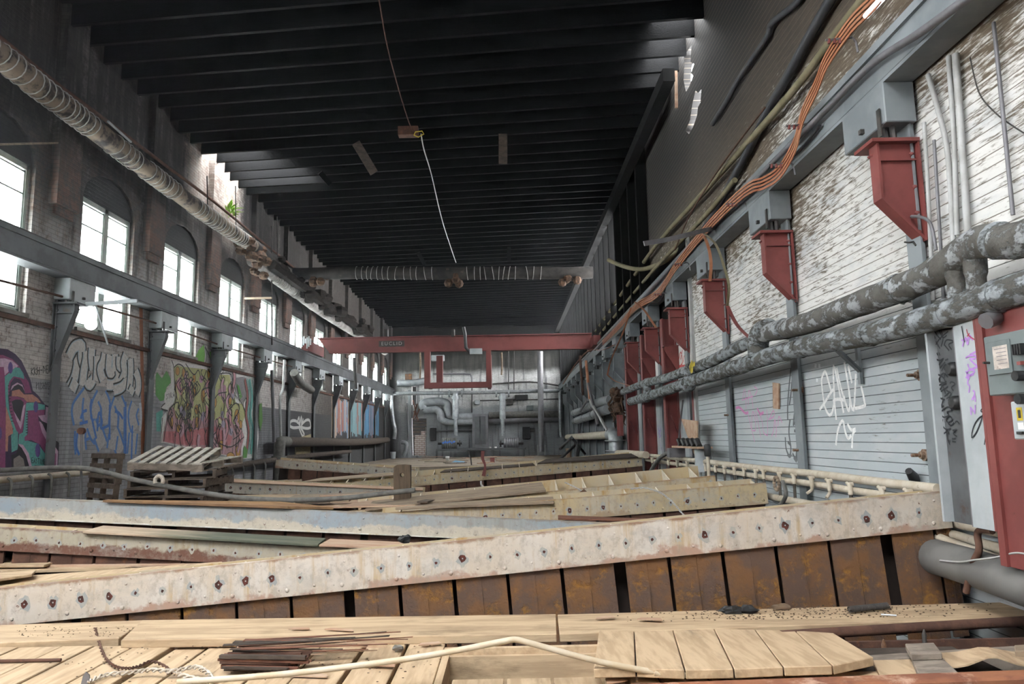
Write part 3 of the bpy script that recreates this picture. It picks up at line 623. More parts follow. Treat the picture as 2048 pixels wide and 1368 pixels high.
# short post with a round hole
p0 = oy(10.3, 804, 990); b = MB(); hw = .12; zt = oy(10.3, 804, 929).z; zb = .2; cz = oy(10.3, 803, 950).z
out = [(p0.x-hw,10.3,zb), (p0.x+hw,10.3,zb), (p0.x+hw,10.3,zt-.01), (p0.x+hw*.3,10.3,zt), (p0.x-hw*.6,10.3,zt-.004), (p0.x-hw,10.3,zt-.03)]
b.slab(out, [[(p0.x+.03*math.cos(a*.6283), 10.3, cz+.03*math.sin(a*.6283)) for a in range(10)]], (0,.1,0))
tag(b.build('wooden_post', paint('brown_post_wood', '605142', '4e4236', 3, .85, st=(6,6,1), c='4c4138', cscale=4, clo=.6, chi=.75, bump=.3), bevel=.004), 'short upright weathered plank with a round hole through it', 'post')
# ---------------------------------------------------------------- right wall : panels, columns
b = MB(); b.box((XR-.012, 13.0, ZP), (XR+.015, 19.6, 3.45)); b.cur = 1; b.box((XR-.016, 13.0, 2.5), (XR+.01, 16.9, 3.05)); b.cur = 2; b.box((XR-.012, 19.6, ZP), (XR+.015, YF, 4.4))
o = struct(b.build('wall_panel', [M['panelgrey'], M['panelwhite'], M['dimpanel']])); o.parent = wr; o.location = o.location-WORLD_LOC['wall_right']
b = MB(); b.box((XR-.05, 12.86, ZP), (XR+.0, 12.98, 4.9)); tag(b.build('edge_trim', M['conduitlight']), 'whitish upright trim where the plank wall ends by the red columns', 'trim')
cl = ['nearest wide red steel column beyond the plank wall', 'second wide red steel column beyond the plank wall', 'third wide red steel column beyond the plank wall, behind the torn pipe end']
for i, y in enumerate((14.35, 16.65, 18.95)):
    t = thing('steel_column', (XR, y, ZP), cl[i], 'column', 'red wall columns'); top = 2.95
    b = MB(); b.box((XR-.255, y, ZP), (XR-.02, y+.015, 3.6)); b.build('web', M['red'], t)
    b = MB(); b.box((XR-.285, y-.09, ZP), (XR-.255, y+.1, 3.6)); b.build('flange', M['red'], t)
    b = MB(); b.box((XR-.03, y-.11, ZP), (XR-.013, y+.12, 3.6)); b.build('wall_flange', M['red'], t)
    b = MB(); b.prism([(XR-.02,y-.3,3.0), (XR-.3,y-.3,3.0), (XR-.3,y-.3,2.94), (XR-.02,y-.3,2.42)], (0,.015,0)); b.box((XR-.32, y-.34, 3.0), (XR-.02, y-.1, 3.02)); b.build('gusset', M['red'], t)
    b = MB(); b.cyl((XR-.3, y-.6, 1.62), (XR-.05, y+.0, 1.3), .012, 6); b.build('tie_rod', M['red'], t)
b = MB(); b.box((XR-.05, 13.0, ZP), (XR-.014, 13.12, 2.5)); tag(b.build('steel_column', M['red']), 'thin red upright at the edge of the plank wall, below the wrapped pipes', 'column')
P = [ox(XR-.3, *q) for q in ((1362,838),(1394,842),(1394,925))]
b = MB(); b.prism(P, (.02,.0,0)); tag(b.build('gusset_plate', M['pinkwood']), 'loose tan triangular plate standing in the bay before the red columns', 'plate')
# ---------------------------------------------------------------- two wrapped pipes along the right wall
def taped(name, pts, r, mat, label, cat='pipe', seg=5, n=14, cat_joint=True, bands=(), parent=None, wob=.04):
    P = smoothpts(pts, seg); L = [0]
    Q = []
    for i in range(len(P)-1):
        m = max(1, int((P[i+1]-P[i]).length/.25))
        for j in range(m): Q.append(P[i].lerp(P[i+1], j/m))
    Q.append(P[-1]); rs = [r*(1+rnd.uniform(-wob, wob)) for _ in Q]
    t = thing(name, Q[0], label, cat) if parent is None else parent
    b = MB(); b.tube(Q, rs, n); b.build('wrap', mat, t, smooth=60)
    for i in bands:
        k = min(len(Q)-2, max(1, int(i*len(Q)))); d = (Q[k+1]-Q[k]).normalized()
        b = MB(); b.tube([Q[k]-d*.03, Q[k], Q[k]+d*.03], [r*1.06, r*1.1, r*1.06], n); b.build('band', M['pipewrap'], t, smooth=50)
    return t
XP = 3.0
up = [ox(XP, *q) for q in ((2200,398),(2048,478),(1975,500),(1930,521),(1860,552),(1760,592),(1680,622),(1620,645),(1560,660),(1518,668))]
up[2].z += .06; up[3].z += .05
t1 = taped('wrapped_pipe', up, .108, M['pipewrap_d'], 'thick dark flaking wrapped pipe, upper of the two on the plank wall', bands=(.18, .5, .86))
b = MB(); e = ox(XP, 1522, 664); e2 = ox(XP, 1526, 702)
b.tube(smoothpts([e+Vector((0,-.25,.0)), e+Vector((0,.0,-.01)), e+Vector((0,.12,-.12)), Vector((e2.x, e.y+.13, e2.z-.05))], 5), .125, 12); b.build('elbow', M['pipewrap'], t1, smooth=60)
for (px, py, qy) in ((1912,528,600),(1950,520,590)):
    a = ox(XP, px, py); c = ox(XP, px+4, qy); b = MB(); b.tube(smoothpts([a, (a+c)/2+Vector((.0,.0,0)), c], 4), [.07]*4+[.06]*4+[.07], 10); b.build('riser', M['pipewrap_d'], t1, smooth=60)
lo_ = [ox(XP, *q) for q in ((2200,528),(2048,575),(1960,604),(1850,640),(1740,668),(1620,692),(1540,712),(1470,735),(1400,757),(1320,785),(1262,803))]
t2 = taped('wrapped_pipe', lo_, [.098][0], M['pipewrap'], 'pale flaking wrapped pipe, lower of the two, passing above the steel cabinet', bands=(.06, .14, .22, .33, .42, .55, .7, .85))
up2 = [ox(XP, *q) for q in ((1512,680),(1470,698),(1420,724),(1372,742),(1330,757),(1290,767),(1246,784))]
t3 = taped('wrapped_pipe', up2, .085, M['pipewrap'], 'grey wrapped pipe continuing past the yellow mark towards the red columns', bands=(.3, .6))
for px, py, qy in ((1378,740,766),(1293,768,790)):
    a = ox(XP, px, py); c = ox(XP, px+3, qy+3); b = MB(); b.tube(smoothpts([a+Vector((0,-.25,.02)), a, c, c+Vector((0,.3,-.02))], 5), .095, 12); b.build('elbow', M['pipewrap'], t3, smooth=60)
a = ox(XP-.088, 1385, 735); b = MB()
for i in range(7): b.poly(blob(a+Vector((0, rnd.uniform(-.16,.16), rnd.uniform(-.06,.06))), Vector((0,1,0)), Vector((0,0,1)), .05, 7, .5), (-1,0,0), .01)
b.build('paint_mark', M['yellow'], t3)['label'] = 'yellow paint daub'
for nm, pts, lb in (('wrapped_pipe', ((1222,800),(1195,806),(1170,818),(1148,826)), 'far blue-grey wrapped pipe beyond the torn fibre, upper one'), ('wrapped_pipe', ((1216,818),(1195,826),(1170,836),(1150,842)), 'far blue-grey wrapped pipe beyond the torn fibre, lower one')):
    taped(nm, [ox(XP, *q) for q in pts], .15, M['ductsilver'], lb, bands=(.3, .6, .9))
# torn brown fibre hanging at the break
t = MB(); c0 = ox(XP, 1234, 800)
for i in range(60):
    p = c0+Vector((rnd.uniform(-.14,.14), rnd.uniform(-.5,.6), rnd.uniform(-.45,.38)))
    t.tube([p, p+Vector((rnd.uniform(-.1,.1), rnd.uniform(-.12,.12), rnd.uniform(-.16,-.02))), p+Vector((rnd.uniform(-.14,.14), rnd.uniform(-.2,.2), rnd.uniform(-.4,-.1)))], [.03,.035,.008], 5)
for i in range(10): t.ball(c0+Vector((rnd.uniform(-.1,.1), rnd.uniform(-.35,.45), rnd.uniform(-.3,.3))), .13, 7, 5, (1,1.2,.9))
tag(t.build('torn_insulation', M['fibre'], smooth=50), 'tangle of brown fibre hanging from the broken wrapped pipes', 'insulation')
# hook bolts and hooks on posts
# ---------------------------------------------------------------- pipes, conduits and copper bars along the upper right wall
def line(name, pts, X, r, mat, label, cat='pipe', seg=5, n=8, group=None):
    b = MB(); P = [ox(X, *q) if len(q) == 2 else ox(q[2], q[0], q[1]) for q in pts]; b.tube(smoothpts(P, seg), r, n)
    return tag(b.build(name, mat, smooth=50), label, cat, group)
line('conduit_pipe', ((2010,-52),(1931,0),(1836,68),(1741,131),(1640,232),(1540,330),(1470,400),(1424,447),(1350,525),(1290,592),(1240,645),(1190,700)), 3.09, .032, M['conduit'], 'dark grey conduit clamped along the face of the right crane girder', 'conduit', n=12)
line('cable', ((1640,252),(1600,300),(1540,352),(1480,408),(1420,462),(1340,552),(1322,600),(1290,610),(1240,652),(1195,700)), 3.12, .016, M['black'], 'black cable sagging below the girder conduit', 'cable')
line('wall_pipe', ((1600,-40),(1598,0),(1545,45),(1536,70),(1510,110),(1473,165),(1455,200),(1425,248)), 3.36, .04, M['blackpipe'], 'sagging black pipe highest on the plank wall, broken at its lower end', n=10)
line('wall_pipe', ((1690,-40),(1661,0),(1613,83),(1565,170),(1536,220),(1500,295),(1474,342),(1436,412),(1400,470),(1370,505),(1320,560),(1250,632)), 3.34, .055, M['blackpipe'], 'thick black pipe between the sagging pipe and the greenish pipe', n=10)
line('wall_pipe', ((1760,-42),(1725,0),(1660,85),(1600,165),(1536,240),(1449,338),(1380,415),(1330,470),(1280,535),(1190,665)), 3.30, .045, M['mosspipe'], 'greenish tan pipe high on the wall, nearest to the copper bars', n=10)
line('wall_pipe', ((1470,360),(1410,432),(1340,505),(1280,572),(1200,668)), 3.26, .04, M['mosspipe'], 'thinner tan pipe running under the greenish pipe past the wall studs', n=10)
line('wall_pipe', ((1530,215),(1440,335),(1380,430),(1350,500)), 3.2, .012, M['rustdark'], 'thin rusty rod between the tan pipes', 'rod')
def curl(name, Y, pts, r, mat, label, cat, n=8, seg=5):
    b = MB(); P = [oy(Y, *q) if len(q) == 2 else oy(q[2], q[0], q[1]) for q in pts]; b.tube(smoothpts(P, seg), r, n)
    return tag(b.build(name, mat, smooth=50), label, cat)
b = MB(); P = smoothpts([oy(9.0, 1288,487), oy(9.2, 1340,478), oy(9.5, 1400,463), oy(10.4, 1432,455)], 4)
for i in range(len(P)-1): b.bar(P[i], P[i+1], .02, .062)
tag(b.build('bent_bar', M['conduit']), 'grey flat bar sticking out from the copper bars into the hall', 'bar')
curl('hanging_pipe', 15, ((1217,520,17),(1240,530,16.5),(1270,538,16),(1300,535,15.5),(1345,512,14.2),(1400,450,13.0)), .05, M['mosspipe'], 'loose tan pipe swinging out from the wall above the crane end', 'pipe', 10)
# copper bus bars : four flat bars side by side, carried on insulator arms
bus = [(1790,-60),(1750,0),(1703,48),(1655,118),(1634,170),(1606,230),(1590,290),(1560,342),(1528,364),(1500,374),(1455,412),(1403,468),(1352,532),(1316,585),(1272,612),(1238,652),(1206,684)]
for k in range(4):
    b = MB(); P = smoothpts([ox(3.05-.012*k, p[0]-1, p[1]+2)+Vector((0,0,.065-.043*k)) for p in bus], 4)
    for i in range(len(P)-1): b.bar(P[i], P[i+1]+(P[i+1]-P[i])*.02, .012, .024, (0,0,1))
    tag(b.build('copper_bar', M['copper']), ('copper bar closest to the girder, one of four side by side', 'second copper bar out from the girder', 'third copper bar out from the girder', 'copper bar farthest out from the girder, one of four side by side')[k], 'bus bar', 'copper bus bars')
for i, (px, py, gx, gy) in enumerate(((1660,80,1766,72),(1580,252,1650,205),(1545,330,1560,300),(1458,408,1490,392),(1402,462,1430,450),(1352,528,1372,515),(1312,588,1340,570))):
    t = thing('bar_hanger', ox(3.0, px, py), ('nearest', 'second', 'third', 'fourth', 'fifth', 'sixth', 'seventh')[i]+' insulated arm from the camera carrying the copper bars', 'hanger', 'copper bar hangers')
    a = ox(2.93, px, py); c = a+Vector((.2,0,.02)); b = MB(); b.tube([a-Vector((.04,0,0)), a, c, c+Vector((.03,0,-.04)), Vector((3.17, c.y, c.z-.14))], .011, 6); b.build('arm', M['conduit'], t)
    for j in range(3): b = MB(); q = a+Vector((.05*j-.01,0,0)); b.cyl(q-Vector((0,0,.035)), q+Vector((0,0,.01)), .014, 7); b.build('insulator', M['red'], t)
def strip(pts, w, mat, label, name='copper_strip'):
    b = MB(); P = smoothpts([ox(q[2], q[0], q[1]) for q in pts], 5)
    for i in range(len(P)-1): b.bar(P[i], P[i+1]+(P[i+1]-P[i])*.03, .006, w, (1,0,0))
    return tag(b.build(name, mat), label, 'strip', 'loose copper strips')
strip(((1405,466,3.0),(1416,492,2.98),(1422,525,2.96),(1420,562,2.97)), .045, M['copper'], 'short copper strip hanging straight down past the third haunch block')
strip(((1407,466,3.0),(1432,490,2.95),(1450,540,2.92),(1458,575,2.93),(1454,615,2.95)), .035, M['mosspipe'], 'dull strip curving out and down beside the third red bracket')
strip(((1455,612,2.95),(1464,632,2.95),(1478,655,2.94),(1504,680,2.92)), .05, M['red'], 'twisted red strip reaching down to the upper wrapped pipe')
strip(((1270,604,3.0),(1288,620,2.98),(1302,640,2.98),(1312,655,3.0)), .05, M['copper'], 'copper strip bowed down onto a far red bracket')
strip(((1262,615,3.0),(1246,665,2.9),(1222,720,2.85),(1215,750,2.85)), .04, M['copper'], 'long copper strip hanging towards the torn fibre, upper half')
strip(((1214,749,2.85),(1230,762,2.9),(1255,770,2.95),(1274,777,2.95)), .05, M['copper'], 'bent copper strip end resting near the torn fibre')
strip(((1228,690,3.0),(1205,700,2.95),(1176,702,2.9),(1150,730,2.9),(1126,768,2.9)), .07, M['copper'], 'copper strips straggling beyond the crane end')
# ---------------------------------------------------------------- thin hangers and vertical conduits on the near right wall
for pts, r, m, lb in ((((1856,150),(1872,205),(1893,290),(1902,390),(1908,520)), .021, 'conduitlight', 'pale conduit bending past the nearest bracket'),
                      (((1897,112),(1908,280),(1914,470)), .019, 'conduitlight', 'pale straight conduit, left of the close pair'),
                      (((1911,108),(1923,280),(1936,470)), .026, 'conduitlight', 'thicker whitish pipe, right of the close pair'),
                      (((1987,45),(2003,200),(2026,430)), .014, 'conduit', 'thin grey rod on the wall right of the pale conduits'),
                      (((1848,245),(1856,380),(1866,600)), .016, 'conduitlight', 'slim pale conduit close beside the nearest wall post'),
                      (((1868,280),(1880,470),(1887,600)), .013, 'conduit', 'slim dark rod between the nearest post and the pale conduits')):
    line('wall_conduit', pts, 3.385, r, M[m], lb, 'conduit', n=10)
line('hose_end', ((1823,433),(1845,435),(1862,450),(1872,500)), 3.3, .013, M['conduit'], 'thin tube curving out under the nearest red bracket', 'tube')
line('wire', ((1940,115),(1958,185),(1990,225),(2030,255),(2080,285)), 3.41, .005, M['iron'], 'dark wire drooping across the planks at the upper right', 'wire')
# ---------------------------------------------------------------- glowing strip added for a sun glint at the top edge
b = MB(); a = ox(3.02, 1732, 32); c = ox(3.02, 1800, -42); b.cyl(a, c, .026, 10)
n = N('lit_tube'); n.done('ffffff', .4); n.bsdf.inputs['Emission Color'].default_value = (.9,.9,1,1); n.bsdf.inputs['Emission Strength'].default_value = 4
tag(b.build('light_tube', n.mat, smooth=50), 'bright white glowing tube beside the copper bars at the top edge', 'light')
# ---------------------------------------------------------------- manifold with nozzles low on the right wall
XM = 3.22; xm = lambda px: 3.22 if px > 1480 else 3.09 if px < 1420 else 3.09+.13*(px-1420)/60
M['darkhose'] = paint('brown_grey_hose', '57524b', '45413c', 9, .8)
mp = [(1876,978),(1740,962),(1640,949),(1500,934),(1400,922),(1292,910)]
t = thing('spray_manifold', ox(XM, *mp[0]), 'pair of limescaled header pipes with hose nozzles along the plank wall', 'pipes')
b = MB(); b.tube(smoothpts([ox(xm(q[0]), *q) for q in mp], 4), .04, 12); b.build('header_pipe', M['lime'], t, smooth=50)
b = MB(); b.tube(smoothpts([ox(xm(q[0]), q[0], q[1]+(q[0]-1018)*.034) for q in mp], 4), .035, 12); b.build('header_pipe', M['lime'], t, smooth=50)
ends = [(1835,980,1),(1780,975,1),(1715,967,1),(1672,960,.4),(1636,954,.4),(1600,949,2.6),(1570,945,2.4),(1538,941,2),(1522,940,2),(1498,937,2),(1478,935,2),(1458,933,2),(1440,931,2),(1420,929,1.6),(1402,927,1.2),(1382,924,1.6),(1362,922,1.3),(1344,920,1.8),(1326,918,1.2),(1310,916,1.2)]
for i, (px, py, l) in enumerate(ends):
    p = ox(xm(px), px, py); r = .017
    b = MB(); q = p+Vector((-.07,0,-.03)); b.tube([p+Vector((-.03,.03,-.01)), p+Vector((-.07,.03,-.01)), q, q-Vector((0,0,.07))], .022, 8); b.dome(p+Vector((-.07,.05,0)), (-1,0,0), .02, 1, 6)
    nz = b.build('nozzle', M['lime'], t, smooth=50)
    b = MB(); b.tube(smoothpts([q-Vector((0,0,.06)), q-Vector((0,-.01,.06+.1*l)), q-Vector((.02+rnd.uniform(-.02,.03),rnd.uniform(-.06,.06),.06+.2*l))], 3), r, 7); b.build('hose', M['darkhose'] if l > .5 else M['lime'], nz, smooth=50)
line('wall_pipe', ((1880,1062),(1960,1085),(2090,1125)), 3.3, .035, M['lime'], 'whitish pipe low beside the end of the nearest frame, upper of two', n=12)
line('wall_pipe', ((1876,1074),(1960,1105),(2090,1148)), 3.2, .03, M['lime'], 'whitish pipe low beside the end of the nearest frame, lower of two', n=12)
line('wall_pipe', ((1880,1042),(1950,1055),(2060,1078)), 3.34, .035, M['lime'], 'pale pipe directly under the grey steel cabinet', n=12)
line('large_pipe', ((1850,1108),(1960,1140),(2120,1195)), 3.15, .128, paint('plain_grey_pipe', '6f6e6b', '62615e', 3, .7, bump=.1), 'large grey pipe at floor level by the right end of the nearest frame', n=18)
line('iron_hook', ((1985,1062),(1962,1060),(1955,1070),(1958,1100),(1945,1130),(1932,1185)), 3.06, .022, M['rustdark'], 'rusty iron hook hanging over the large grey pipe', 'hook')
line('wire', ((1880,1121),(1920,1124),(1950,1120),(1990,1115),(2030,1106),(2060,1110)), 3.02, .006, M['conduitlight'], 'twisted wire crossing the large grey pipe', 'wire')
line('wall_pipe', ((1500,985),(1560,997),(1640,1012)), 3.15, .04, M['lime'], 'short whitish pipe behind the ends of the yellowed frames', n=12)
line('flexible_hose', ((1352,903),(1335,906),(1318,918),(1306,935),(1296,952)), 2.95, .04, M['hose'], 'grey flexible hose looping down by the red columns', 'hose', n=10)
line('flexible_hose', ((1565,962),(1572,985),(1568,1000),(1560,1010)), 3.0, .022, M['hose'], 'grey hose with a clamp ring hanging from the header pipes', 'hose', n=10)
b = MB(); p = ox(2.98, 1553, 967)
for i in range(12):
    a0 = i*math.pi/6; b.ball(p+Vector((0,.07*math.cos(a0),.07*math.sin(a0))), .022, 6, 4)
tag(b.build('clamp_ring', M['oldwood']), 'tan clamp ring on the hose behind the nearest frame', 'ring')
p = ox(2.9, 1417, 938); t = thing('standpipe', p, 'white upright pipe with a black cap in front of the plank wall', 'pipe')
b = MB(); b.cyl(Vector((p.x,p.y,ZP)), p+Vector((0,0,.18)), .026, 10); b.build('pipe', M['lime'], t, smooth=50)
b = MB(); b.tube([p+Vector((0,0,.18)), p+Vector((0,0,.2)), p+Vector((0,0,.33)), p+Vector((0,0,.36))], [.04,.05,.05,.035], 10); b.build('cap', M['black'], t, smooth=40)
t = thing('pump_block', ox(2.95, 1370, 905), 'small grey valve block with black fittings on the header pipes by the red columns', 'valve')
q = ox(2.95, 1352, 903); b = MB(); b.box((q.x-.14, q.y-.1, q.z-.1), (q.x+.14, q.y+.12, q.z+.06)); b.build('body', M['conduit'], t)
b = MB(); b.box((q.x-.05, q.y-1.6, q.z+.07), (q.x+.2, q.y+.1, q.z+.1)); b.build('shelf', M['pinkwood'], t)
for i in range(5): b = MB(); b.cyl((q.x+.05, q.y-1.4+.3*i, q.z+.1), (q.x+.05, q.y-1.25+.3*i, q.z+.2), .05, 8); b.build('fitting', M['black'], t)
b = MB(); b.cyl((q.x+.15, q.y-1.2, q.z-.3), (q.x+.15, q.y-1.2, q.z+.06), .13, 14); b.build('drum', M['panelgrey'], t, smooth=40)
line('conduit_drop', ((1366,800),(1360,850),(1357,893)), 3.2, .018, M['conduit'], 'thin dark conduit running down inside the bay of the nearest red column', 'conduit')
# anchor bolts and small wall items
for i, (px, py, lb) in enumerate(((1843,750,'rusty anchor bolt at the cabinet-side post, upper one'), (1852,910,'rusty anchor bolt pair at the cabinet-side post, lower one'), (1604,780,'rusty anchor bolt on the second wall post, upper one'), (1606,900,'rusty anchor bolt on the second wall post, lower one'), (1464,830,'small rusty anchor bolt on the third wall post'))):
    p = ox(XR-.02, px, py); b = MB(); b.cyl(p, p+Vector((-.02,0,0)), .05, 10); b.cyl(p, p+Vector((-.05,0,0)), .03, 8); b.cyl(p, p+Vector((-.12,0,0)), .014, 8)
    tag(b.build('anchor_bolt', paint('bolt_rust%d' % i, '8d7b6a', '6b4a38', 30, .8), smooth=40), lb, 'bolt')
b = MB(); p = ox(XR-.03, 1836, 953); b.tube([p+Vector((0,.05,-.05)), p+Vector((-.04,.0,.0)), p+Vector((-.1,-.05,.05))], [.04,.045,.03], 9); tag(b.build('pipe_stub', M['black'], smooth=40), 'black pipe stub at the plank wall above the end of the header pipes', 'pipe stub')
P0 = [ox(XR-.008, *q) for q in ((1548,765),(1560,767),(1560,818),(1549,817))]; b = MB(); b.prism(P0, (-.02,0,0)); tag(b.build('wall_tag', M['pinkwood']), 'small tan wooden strip hanging on the plank wall', 'strip')
t = thing('pipe_bracket', ox(XR-.02, 1717, 770), 'grey angle bracket bolted to the plank wall under the wrapped pipe', 'bracket')
b = MB(); a = ox(XR-.03, 1714, 690); c = ox(XR-.03, 1722, 768); b.bar(a, c, .05, .03, (1,0,0)); b.build('upright', M['greysteel'], t)
b = MB(); a = ox(XR-.42, 1667, 693); c = ox(XR-.03, 1720, 742); b.bar(a, c, .035, .035); b.build('diagonal', M['greysteel'], t)
for i, (px, py) in enumerate(((1818,485),(1588,600))):
    p = ox(XR-.08, px, py); b = MB(); b.tube([p+Vector((0,.06,.02)), p, p+Vector((0,-.06,-.01)), p+Vector((0,-.09,-.05))], .008, 6); tag(b.build('hook', M['iron']), ('small dark hook below the nearest red bracket', 'small wire hook below the second red bracket')[i], 'hook')
p = ox(3.3, 1837, 590); b = MB()
for dy in (0, .09): b.tube([p+Vector((0,dy,.03)), p+Vector((-.06,dy,0)), p+Vector((-.09,dy,-.02)), p+Vector((-.1,dy,-.03))], [.02,.045,.03,.045], 9)
tag(b.build('insulator_pair', M['boxlight'], smooth=40), 'pair of grey ribbed insulators between the two wrapped pipes', 'insulator')
# ---------------------------------------------------------------- steel cabinet and red panel at the right edge
XC = 3.0
def cx(px, py, X=XC): return ox(X, px, py)
y1 = cx(1862, 800).y; y0 = cx(1966, 800).y; zt = cx(1862, 650).z; zt = 2.12; zb = .62
t = thing('steel_cabinet', (3.2, (y0+y1)/2, zb), 'tall open grey steel cabinet with a graffitied dark back panel', 'cabinet')
XB = XC+.06; ym = y0+(y1-y0)*.44
b = MB(); b.box((XC, y1-.022, zb), (XR-.02, y1, zt)); b.build('side', M['boxlight'], t)
b = MB(); b.box((XC, y0, zt-.03), (XR-.02, y1-.036, zt)); b.build('top', M['conduitlight'], t)
b = MB(); b.box((XB, ym, zb), (XB+.02, y1-.036, zt-.031)); bpanel = b.build('back_panel', M['greysteel_d'], t)
b = MB(); b.box((XC+.005, y0+.021, zb), (XC+.03, ym-.01, zt-.031)); dpanel = b.build('door', M['boxlight'], t)
b = MB(); b.box((XC+.012, ym-.008, zb), (XB-.001, ym+.012, zt-.05)); b.build('hinge_strip', M['conduit'], t)
for zz in (1.66, 1.43): b = MB(); b.tube([(XB, ym+.1, zz), (XB-.03, ym+.1, zz), (XB-.05, ym+.1, zz)], [.05,.05,.035], 10); b.build('hole_boss', M['black'], t, smooth=40)
b = MB(); b.box((XC, y0, zb), (XC+.02, y0+.02, zt-.031)); b.build('jamb', M['red'], t)
y2 = y0-1.2; zr = .42; ztr = 2.14
t = thing('equipment_board', (3.1, y0-.5, zr), 'dark red steel panel carrying the electrical boxes at the right edge', 'panel')
b = MB(); b.box((XC+.02, y2, zr), (XC+.05, y0-.002, ztr)); b.build('sheet', M['red'], t); b = MB(); b.box((XC, y0-.06, zr), (XC+.02, y0-.002, ztr)); b.build('flange', M['red'], t)
b = MB(); b.cyl((XC+.0, y0-.2, 1.93), (XC-.08, y0-.22, 1.9), .05, 10); b.build('knob', M['conduit'], t, smooth=40)
XE = XC-.1
ya = cx(1972,730,XE).y; yb2 = cx(2060,730,XE).y; za = oyz_ = None
zt2 = cx(1980,672,XE).z; zb2 = cx(1980,792,XE).z
t = thing('switch_box', (XE, (ya+yb2)/2, zb2), 'grey switch box with a stained paper notice on its door', 'electrical box')
b = MB(); b.box((XE, yb2-.1, zb2), (XC+.018, ya, zt2)); b.build('body', M['boxgrey'], t, bevel=.006)
b = MB(); b.box((XE-.012, yb2+.13, zb2+.12), (XE, ya-.03, zt2-.04)); dr = b.build('door', M['boxgrey'], t, bevel=.003)
b = MB(); b.box((XE-.014, ya-.215, zb2+.15), (XE-.0121, ya-.09, zt2-.07)); b.build('notice', M['paper'], dr)['label'] = 'stained paper notice with faded print'
b = MB()
for k in range(16):
    zz = zt2-.09-.022*k
    if zz < zb2+.17: break
    b.box((XE-.0146, ya-.205, zz), (XE-.0141, ya-.1-.03*rnd.random(), zz+.004))
b.build('print', M['conduit'], dr)
b = MB(); b.cyl((XE-.012, ya-.05, zt2-.16), (XE-.05, ya-.05, zt2-.16), .008, 6); b.build('latch', M['iron'], t)
for k in range(4): b = MB(); b.box((XE-.03, yb2+.02+.02*k, zt2-.14), (XE, yb2+.03+.02*k, zt2-.08)); b.build('terminal', M['black'], t)
b = MB(); b.box((XE-.03, yb2+.03, zt2-.2), (XE, yb2+.06, zt2-.18)); b.build('terminal', M['red'], t)
for k in range(2): b = MB(); b.cyl((XE, yb2+.06, zt2-.26-.13*k), (XE-.05, yb2+.06, zt2-.26-.13*k), .03, 9); b.build('socket', M['black'], t, smooth=40)
yc = cx(2024,840,XE).y; yd = yc-.34; ze = cx(2030,803,XE).z; zf = cx(2030,879,XE).z
t = thing('meter_box', (XE, (yc+yd)/2, zf), 'light grey box with a small yellow label under the switch box', 'electrical box')
b = MB(); b.box((XE, yd, zf), (XC+.018, yc, ze)); b.build('body', M['boxlight'], t, bevel=.006)
b = MB(); b.box((XE-.002, yc-.09, ze-.11), (XE-.0003, yc-.045, ze-.035)); lb = b.build('label', M['yellow'], t); lb['label'] = 'yellow label'
b = MB(); b.box((XE-.0026, yc-.078, ze-.095), (XE-.0022, yc-.057, ze-.05)); b.build('print', M['iron'], lb)
b = MB(); b.box((XE-.002, yc-.09, ze-.16), (XE-.0003, yc-.045, ze-.12)); b.build('label', M['panelwhite'], t)['label'] = 'white barcode label'
b = MB(); b.box((XE-.012, yc-.085, zf+.03), (XE, yc-.04, zf+.045)); b.build('latch', M['black'], t)
# upright board between the plank wall and the cabinet, rotten strip and slot
b = MB(); b.box((XR-.07, y1+.03, .5), (XR-.001, y1+.26, 2.55)); tag(b.build('cover_board', M['panelgrey']), 'upright grey board between the plank wall and the steel cabinet', 'board')
b = MB(); b.box((XR-.085, y1+.06, 1.0), (XR-.071, y1+.085, 1.62)); tag(b.build('iron_strip', M['rustdark']), 'dark rusty strip on the upright board beside the cabinet', 'strip')
# ---------------------------------------------------------------- ducts high on the left wall
XD = -6.82
def hoops(t, pts, r, spans, step):
    P = smoothpts(pts, 6); L = [0]
    for i in range(len(P)-1): L.append(L[-1]+(P[i+1]-P[i]).length)
    for a, c in spans:
        s = a*L[-1]
        while s < c*L[-1]:
            k = max(i for i in range(len(L)-1) if L[i] <= s); f = (s-L[k])/(L[k+1]-L[k]); p = P[k].lerp(P[k+1], f); d = (P[k+1]-P[k]).normalized()
            u = d.cross(Vector((0,0,1))).normalized(); w = u.cross(d); b = MB(); tl = rnd.uniform(-.04,.04)
            b.tube([p+(u*math.cos(q*.4189)+w*math.sin(q*.4189))*r+d*tl*math.sin(q*.42) for q in range(16)], .0085, 5, cap=False); b.build('wire_hoop', M['wire_hoop'], t)
            s += step*rnd.uniform(.75, 1.35)
dp = [ox(XD, *q) for q in ((-500,-262),(10,120),(60,160),(180,252),(300,345),(400,420),(470,468),(505,492))]
t = taped('spiral_duct', dp, .175, M['duct'], 'long sooty wrapped duct with pale wire hoops high along the left wall', 'duct', wob=.06)
hoops(t, dp, .19, ((.05,.13),(.17,.42),(.47,.53),(.56,.66),(.72,.97)), .16)
dq = [ox(XD, *q) for q in ((505,492),(530,512),(560,540),(585,562))]
taped('spiral_duct', dq, .2, M['ductdark'], 'dark ragged duct end where the long left duct meets the cross duct', 'duct', wob=.12)
lp = [ox(-6.95, *q) for q in ((505,522),(540,548),(585,581),(640,622),(715,670),(770,705))]
t = taped('lower_duct', lp, .16, paint('pale_duct', '9a9692', '7b7773', 3, .7, c='55504c', cscale=5, clo=.6, chi=.72, bump=.3), 'pale duct below the long one, lit from the windows, running to the far end', 'duct')
hoops(t, lp, .17, ((.08,.2),), .12)
b = MB(); c0 = ox(XD, 512, 512)
